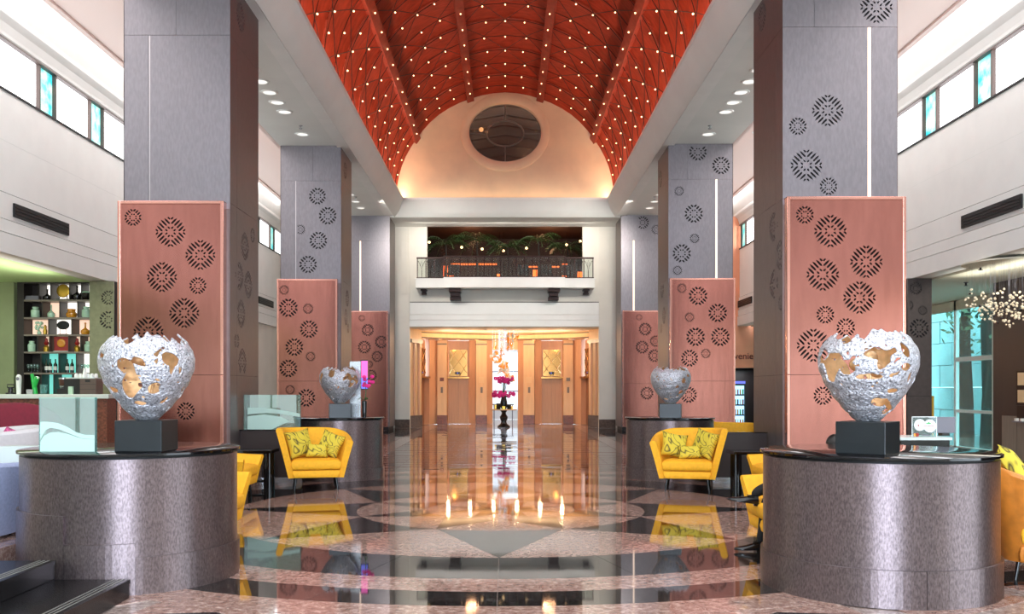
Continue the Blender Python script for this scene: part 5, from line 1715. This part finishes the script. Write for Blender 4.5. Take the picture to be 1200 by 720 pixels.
def palm(lab, x, y, z, h, n, L):
    t = thing('potted_palm', lab, 'plant', (x, y, z), group='palms of the upper room', kind='thing')
    MB().lathe([(.18, 0), (.24, .4), (.25, .42), (.2, .42)], 14).build('pot', 'black_matt', t, smooth=True)
    MB().tube([(0, 0, .4), (.03, 0, h * .6), (0, .02, h)], [.06, .045, .03], 7).build('trunk', 'trunk', t, smooth=True)
    for k in range(n):
        a = 2 * PI * k / n + random.uniform(-.2, .2); up = random.uniform(.5, 1.3)
        d = Vector((math.cos(a), math.sin(a), 0)); s_ = Vector((-d.y, d.x, 0))
        m = MB(); N = 9
        pts = [Vector((0, 0, h)) + d * (L * q / N) + Vector((0, 0, up * (q / N) * L - 1.1 * (q / N) ** 2 * L)) for q in range(N + 1)]
        m.tube(pts, .01, 3)
        for q in range(1, N + 1):
            wl = .30 * L * math.sin(PI * min(1, (q + .5) / (N + 1))) + .05
            for sd in (-1, 1):
                b = pts[q]; tip = b + s_ * sd * wl + d * wl * .5 - Vector((0, 0, wl * .45))
                m.add([b - d * .03, (b + tip) / 2 + d * .03, tip, (b + tip) / 2 - d * .03], [(0, 1, 2, 3)])
        m.build('frond', 'palm_green', t)
    return t


for k, (x, y, h, L) in enumerate(((-2.6, 40.7, 1.85, 1.0), (-1.25, 41.0, 2.05, 1.0), (.1, 40.8, 1.75, .95), (1.45, 40.6, 2.0, 1.0), (2.75, 40.9, 1.7, .95))):
    palm('dark palm in the upper room, %s behind the balcony railing' % ('leftmost', 'second from the left', 'middle one', 'second from the right', 'rightmost')[k], x, y, 6.1, h, 14, L)
for k, x in enumerate((-2.2, .75, 1.75, 2.6)):
    t = thing('lounge_chair', '%s dark chair from the left behind the balcony railing' % ORD[k], 'chair', (x, 39.55, 6.1), group='chairs of the upper room')
    MB().box(-.25, .25, -.25, .25, .38, .46).build('seat', 'dark_glaze', t)
    MB().box(-.25, .25, .2, .26, .461, .85).build('backrest', 'dark_glaze', t)
    for a in (-1, 1):
        for b in (-1, 1): MB().box(a * .22 - .02, a * .22 + .02, b * .22 - .02, b * .22 + .02, 0, .379).build('leg', 'dark_glaze', t)

# ------------------------------------------------------------------ elevator hall
LZ = 4.22
struct(MB().box(-4.6, 4.6, YE + .36, 46.0, LZ, LZ + .15).build('ceiling_elevator_hall', 'plaster'))
# lower ring of ceiling behind a concave arc
cxa, cya, ra = 0, 37.9, 5.0
n = 28
arcp = [(ra * math.cos(D(24) + D(132) * k / n), cya + ra * math.sin(D(24) + D(132) * k / n)) for k in range(n + 1)]
poly = arcp + [(-4.58, 45.9), (4.58, 45.9)]
ring_c = struct(MB().prism(poly, 3.92, LZ - .001).build('ceiling_ring', 'cream_wood'))
m = MB(); m.tube([(x, y - .01, 3.93) for x, y in arcp], .03, 6); m.tube([(x, y - .01, 4.15) for x, y in arcp], .025, 6)
m.build('moulding', 'wood_taupe', ring_c)
for k in range(10):
    a = D(90) + D(9.4) * (k - 4.5)
    r_ = ra + .45
    p = (r_ * math.cos(a), cya + r_ * math.sin(a), 3.92)
    t = thing('downlight', '%s warm downlight from the right in the curved elevator hall ceiling' % ORD[k], 'lamp', p, group='elevator hall downlights')
    MB().lathe([(.10, -.001), (.10, -.012), (.13, -.008), (.135, -.001)], 16, cap=False).build('trim_ring', 'gold_mirror', t, smooth=True)
    MB().cyl(0, 0, -.01, -.002, .10, 16).build('lens', 'bulb_glow', t)
for k, px in enumerate((549, 569, 590.5, 614, 660)):
    Y = 40.2
    p = (at(px, 0, Y).x, Y, LZ)
    downlight('%s small downlight from the left in the flat elevator hall ceiling' % ORD[k], p, .08, 'flat ceiling downlights')
# walls: angled bays, piers, elevator bays and the middle opening
wl = root('wall_elevator')


def wall_seg(p, q, z0, z1, m, name, th=.12, parent=None, off=0):
    """an upright slab from plan point p to q; its front faces the camera side"""
    d = Vector((q[0] - p[0], q[1] - p[1])); L = d.length
    mb = MB().box(0, L, -off, th, z0, z1)
    o = mb.build(name, m, parent)
    o.location = (p[0], p[1], 0); o.rotation_euler[2] = math.atan2(d.y, d.x)
    return o


def P2(px, Y): return (at(px, 0, Y).x, Y)


def elevator(n, p, q, lab_side):
    """door bay between plan points p and q: sliding doors, frame, transom of crossed brass bars over gold glass"""
    d = Vector((q[0] - p[0], q[1] - p[1])); L = d.length
    r_ = root('door_%d' % n)
    r_.location = (p[0], p[1], 0); r_.rotation_euler[2] = math.atan2(d.y, d.x)
    def B(x0, x1, y0, y1, z0, z1, nm, mm, parent=r_, bevel=0): return MB().box(x0, x1, y0, y1, z0, z1).build(nm, mm, parent, bevel=bevel)
    B(0, L / 2 - .003, .22, .26, 0, 2.12, 'door_panel', 'elevator_metal')
    B(L / 2 + .003, L, .22, .26, 0, 2.12, 'door_panel', 'elevator_metal')
    B(-.05, L + .05, .2, .35, 2.20, 3.9, 'wall_panel', 'peach_wood')
    B(-.02, L + .02, .27, .3, 0, 2.19, 'door_backing', 'shop_dark')  # added dark sheet, keeps corridor light from showing between the doors
    B(-.04, .0, -.02, .24, 0, 2.2, 'jamb', 'peach_wood'); B(L, L + .04, -.02, .24, 0, 2.2, 'jamb', 'peach_wood')
    B(-.06, L + .06, -.06, .26, 2.12, 2.21, 'lintel', 'gold_mirror', bevel=.008)
    tr = B(.06, L - .06, .15, .19, 2.24, 3.48, 'transom', 'gold_mirror')
    z0, z1 = 2.24, 3.48
    w_ = L - .12
    h = z1 - z0
    bars = []
    for a, b in (((.06, z0 + h * .1), (.06 + w_ * .5, z0 + h * .55)), ((.06 + w_ * .5, z0 + h * .55), (.06 + w_, z1)), ((.06, z1 - h * .02), (.06 + w_ * .5, z0 + h * .55)),
                 ((.06 + w_ * .5, z0 + h * .55), (.06 + w_, z0 + h * .1)), ((.06, z0 + h * .55), (.06 + w_ * .42, z1)), ((.06 + w_ * .58, z1), (.06 + w_, z0 + h * .55)), ((.06, z0 + h * .5), (.06 + w_ * .45, z0)), ((.06 + w_ * .55, z0), (.06 + w_, z0 + h * .5))):
        o = MB().tube([(a[0], .14, a[1]), (b[0], .14, b[1])], .016, 4).build('bar', 'lattice_brass', tr)
    B(L / 2 - .16, L / 2 + .1, .10, .145, z0 + .08, z0 + .2, 'floor_indicator', 'black_gloss', tr)
    B(L / 2 - .05, L / 2 - .02, .095, .0999, z0 + .11, z0 + .17, 'indicator_light', 'screen_blue', tr)
    B(0, L, -.02, .3, -.004, .004, 'threshold', 'steel')
    return r_


def pier(p, q, top=3.9):
    o = wall_seg(p, q, .42, top, 'cream_wood', 'pier', .5, wl)
    d = Vector((q[0] - p[0], q[1] - p[1])); L = d.length
    MB().box(-.01, L + .01, -.03, .5, 0, .42).build('stone_base', 'red_stone', o)
    MB().box(-.01, L + .01, -.02, .02, top - .22, top - .16).build('capital', 'wood_taupe', o)
    return o


for s in (-1, 1):
    def S(p): return (592 + s * (p[0] - 592) * -1, p[1]) if s > 0 else p
    def X(px, Y):
        v = at(px, 0, Y).x
        return (v, Y) if s < 0 else (-v, Y)
    def pair(a, b): return (a, b) if s < 0 else (b, a)
    # dark timber pier by the opening
    a, b = pair(X(480.5, 39.3), X(494, 40.4))
    o = wall_seg(a, b, .5, 4.2, 'cream_wood', 'pier', .4, wl)
    L = (Vector(b) - Vector(a)).length
    MB().box(-.01, L + .01, -.04, .4, 0, .5).build('stone_base', 'brown_stone', o)
    MB().tube([(L * .3, -.03, .5), (L * .3, -.03, 3.6)], .05, 8).tube([(L * .7, -.03, .5), (L * .7, -.03, 3.6)], .05, 8).build('fluting', 'peach_wood', o)
    MB().box(0, L, -.08, .0, 3.6, 3.75).build('capital', 'wood_taupe', o)
    a, b = pair(X(493.5, 41.4), X(502.7, 42.7))
    elevator(1 if s < 0 else 4, a, b, s)
    a, b = pair(X(493.8, 40.42), X(493.5, 41.38)); wall_seg(a, b, 0, 4.0, 'peach_wood', 'wall_panel', .2, wl)
    a, b = pair(X(503, 42.75), X(512.5, 43.1)); wall_seg(a, b, 0, 3.91, 'peach_wood', 'wall_panel', .3, wl)
    a, b = pair(X(512.5, 42.95), X(523.5, 42.95)); pr_ = pier(a, b)
    MB().box(.16, .26, -.02, .0, 1.45, 1.72).build('call_panel', 'wood_taupe', pr_)
    MB().box(.12, .30, -.02, .0, 2.0, 2.16).build('notice', 'wood_taupe' if s > 0 else 'red_stone', pr_)
    a, b = pair(X(525, 43.6), X(549, 43.6)); elevator(2 if s < 0 else 3, a, b, s)
    a, b = pair(X(523.6, 43.35), X(525, 43.6)); wall_seg(a, b, 0, 3.91, 'peach_wood', 'wall_panel', .4, wl)
    a, b = pair(X(549.6, 43.5), X(557.3, 43.4)); wall_seg(a, b, 0, 3.91, 'peach_wood', 'wall_panel', .4, wl)
    a, b = pair(X(557.8, 43.25), X(570.5, 43.25)); pr_ = pier(a, b)
    MB().box(.21, .31, -.02, .0, 1.45, 1.72).build('call_panel', 'wood_taupe', pr_)
    MB().box(.12, .38, -.012, .0, 1.92, 2.2).build('notice', 'cream_card', pr_)
    a, b = pair(X(570.6, 43.45), X(577.3, 43.6)); wall_seg(a, b, 0, 3.91, 'peach_wood', 'wall_panel', .4, wl)
xo = at(577.3, 0, 43.6).x
MB().box(xo, -xo, 43.6, 44.0, 3.48, 3.91).build('header', 'cream_wood', wl)
cw_ = struct(MB().box(xo - .6, xo - .4, 44.02, 50, 0, 4.1).box(-xo + .4, -xo + .6, 44.02, 50, 0, 4.1).box(xo - .6, -xo + .6, 50, 50.2, 0, 4.1).box(xo - .6, -xo + .6, 44.02, 50.2, 4.1, 4.2).build('wall_corridor', 'corridor_white'))
w5 = root('window_5')
for k in range(2):
    for j in range(3):
        x0 = -.95 + k * .97; z = .5 + j * 1.05
        MB().box(x0, x0 + .93, 49.95, 49.98, z, z + 1.0).build('lit_pane', 'lit_screen', w5)
MB().box(-.012, .02, 49.9, 49.99, .45, 3.7).box(-1.0, 1.0, 49.9, 49.99, 1.5, 1.55).box(-1.0, 1.0, 49.9, 49.99, 2.55, 2.6).build('mullion', 'grey_panel', w5)
ct = thing('console', 'dark low console in the bright corridor behind the flower table', 'console', (-.1, 48.4, 0))
MB().box(-.55, .55, -.2, .2, .8, .86).build('table_top', 'grey_panel', ct)
for a in (-.5, .45): MB().box(a, a + .05, -.18, .18, 0, .799).build('leg', 'grey_panel', ct)

# flower table and the pendant of amber petals
ft = thing('pedestal_table', 'dark turned pedestal table with a round top in the elevator hall', 'table', (-.06, 39.9, 0))
MB().lathe([(.27, 0), (.28, .04), (.22, .08), (.14, .14), (.11, .24), (.16, .36), (.17, .44), (.10, .54), (.09, .62), (.16, .72)], 24).build('pedestal', 'dark_glaze', ft, smooth=True)
MB().lathe([(.55, .721), (.58, .735), (.58, .755), (.55, .765)], 40).build('table_top', 'cream_wood', ft, smooth=True)
for k in range(8):
    a = k * PI / 4
    item('gift_box', 'small %s box %s the flower vase' % (('gold', 'dark')[k % 2], ('right of', 'behind, to the right of', 'straight behind', 'behind, to the left of', 'left of', 'in front, to the left of', 'straight in front of', 'in front, to the right of')[k]), 'box', 0, 0, 39.9, [('box', MB().box(-.07, .07, -.06, .06, 0, .13 + .06 * (k % 3)), 'dark_glaze' if k % 2 else 'gold_paint')], 'boxes on the pedestal table', a).location = (-.06 + .32 * math.cos(a), 39.9 + .32 * math.sin(a), .766)
va = thing('flower_vase', 'black vase with two tiers of magenta orchids on the pedestal table', 'vase', (-.06, 39.9, .766))
MB().lathe([(.10, 0), (.14, .1), (.15, .3), (.10, .5), (.13, .56)], 20).build('vase', 'dark_glaze', va, smooth=True)
st = MB(); blo = MB(); blo2 = MB()
for k in range(46):
    a = random.uniform(0, 2 * PI); tier = k % 2
    rr = random.uniform(.18, .52) * (1 if tier == 0 else .75)
    z = random.uniform(.58, .80) if tier == 0 else random.uniform(1.12, 1.38)
    c = Vector((rr * math.cos(a), rr * math.sin(a), z - rr * .12))
    if k < 16: st.tube([(0, 0, .5), (c.x * .4, c.y * .4, z * .8 + .1), c], .01, 4)
    for q in range(5):
        b = 2 * PI * q / 5
        blo.ball(c + Vector((.05 * math.cos(b), .02 * math.sin(b * 2), .05 * math.sin(b))), (.045, .025, .04), 6, 4)
st.tube([(0, 0, .5), (0, 0, 1.3)], .03, 6)
st.build('stem', 'leaf_green', va); blo.build('blossom', 'orchid_pink', va, smooth=True)
hc = thing('hanging_sculpture', 'spiral pendant of amber and clear glass petals over the flower table', 'lamp', (0, 40.3, LZ))
pa = MB().ball((0, 0, 0), (.11, .03, .07), 7, 5).mesh('petal', 'amber_petal', True)
pb_ = MB().ball((0, 0, 0), (.10, .03, .07), 7, 5).mesh('petal', 'petal_glass', True)
wr = MB()
for k in range(110):
    f = k / 109
    z = 4.05 - f * 2.05
    cxs = .22 * math.cos(f * 5.6 + .2) * (1 - .3 * f); cys = .22 * math.sin(f * 5.6 + .2)
    x = cxs + random.gauss(0, .15); y = cys + random.gauss(0, .15)
    o = put('petal', pa if random.random() < .62 - .3 * f else pb_, hc, (x, y, z - LZ))
    o.rotation_euler = (random.uniform(0, 6), random.uniform(0, 6), random.uniform(0, 6))
    if k % 4 == 0: wr.tube([(x, y, z - LZ), (x, y, 0)], .004, 3)
wr.build('wire', 'steel', hc)
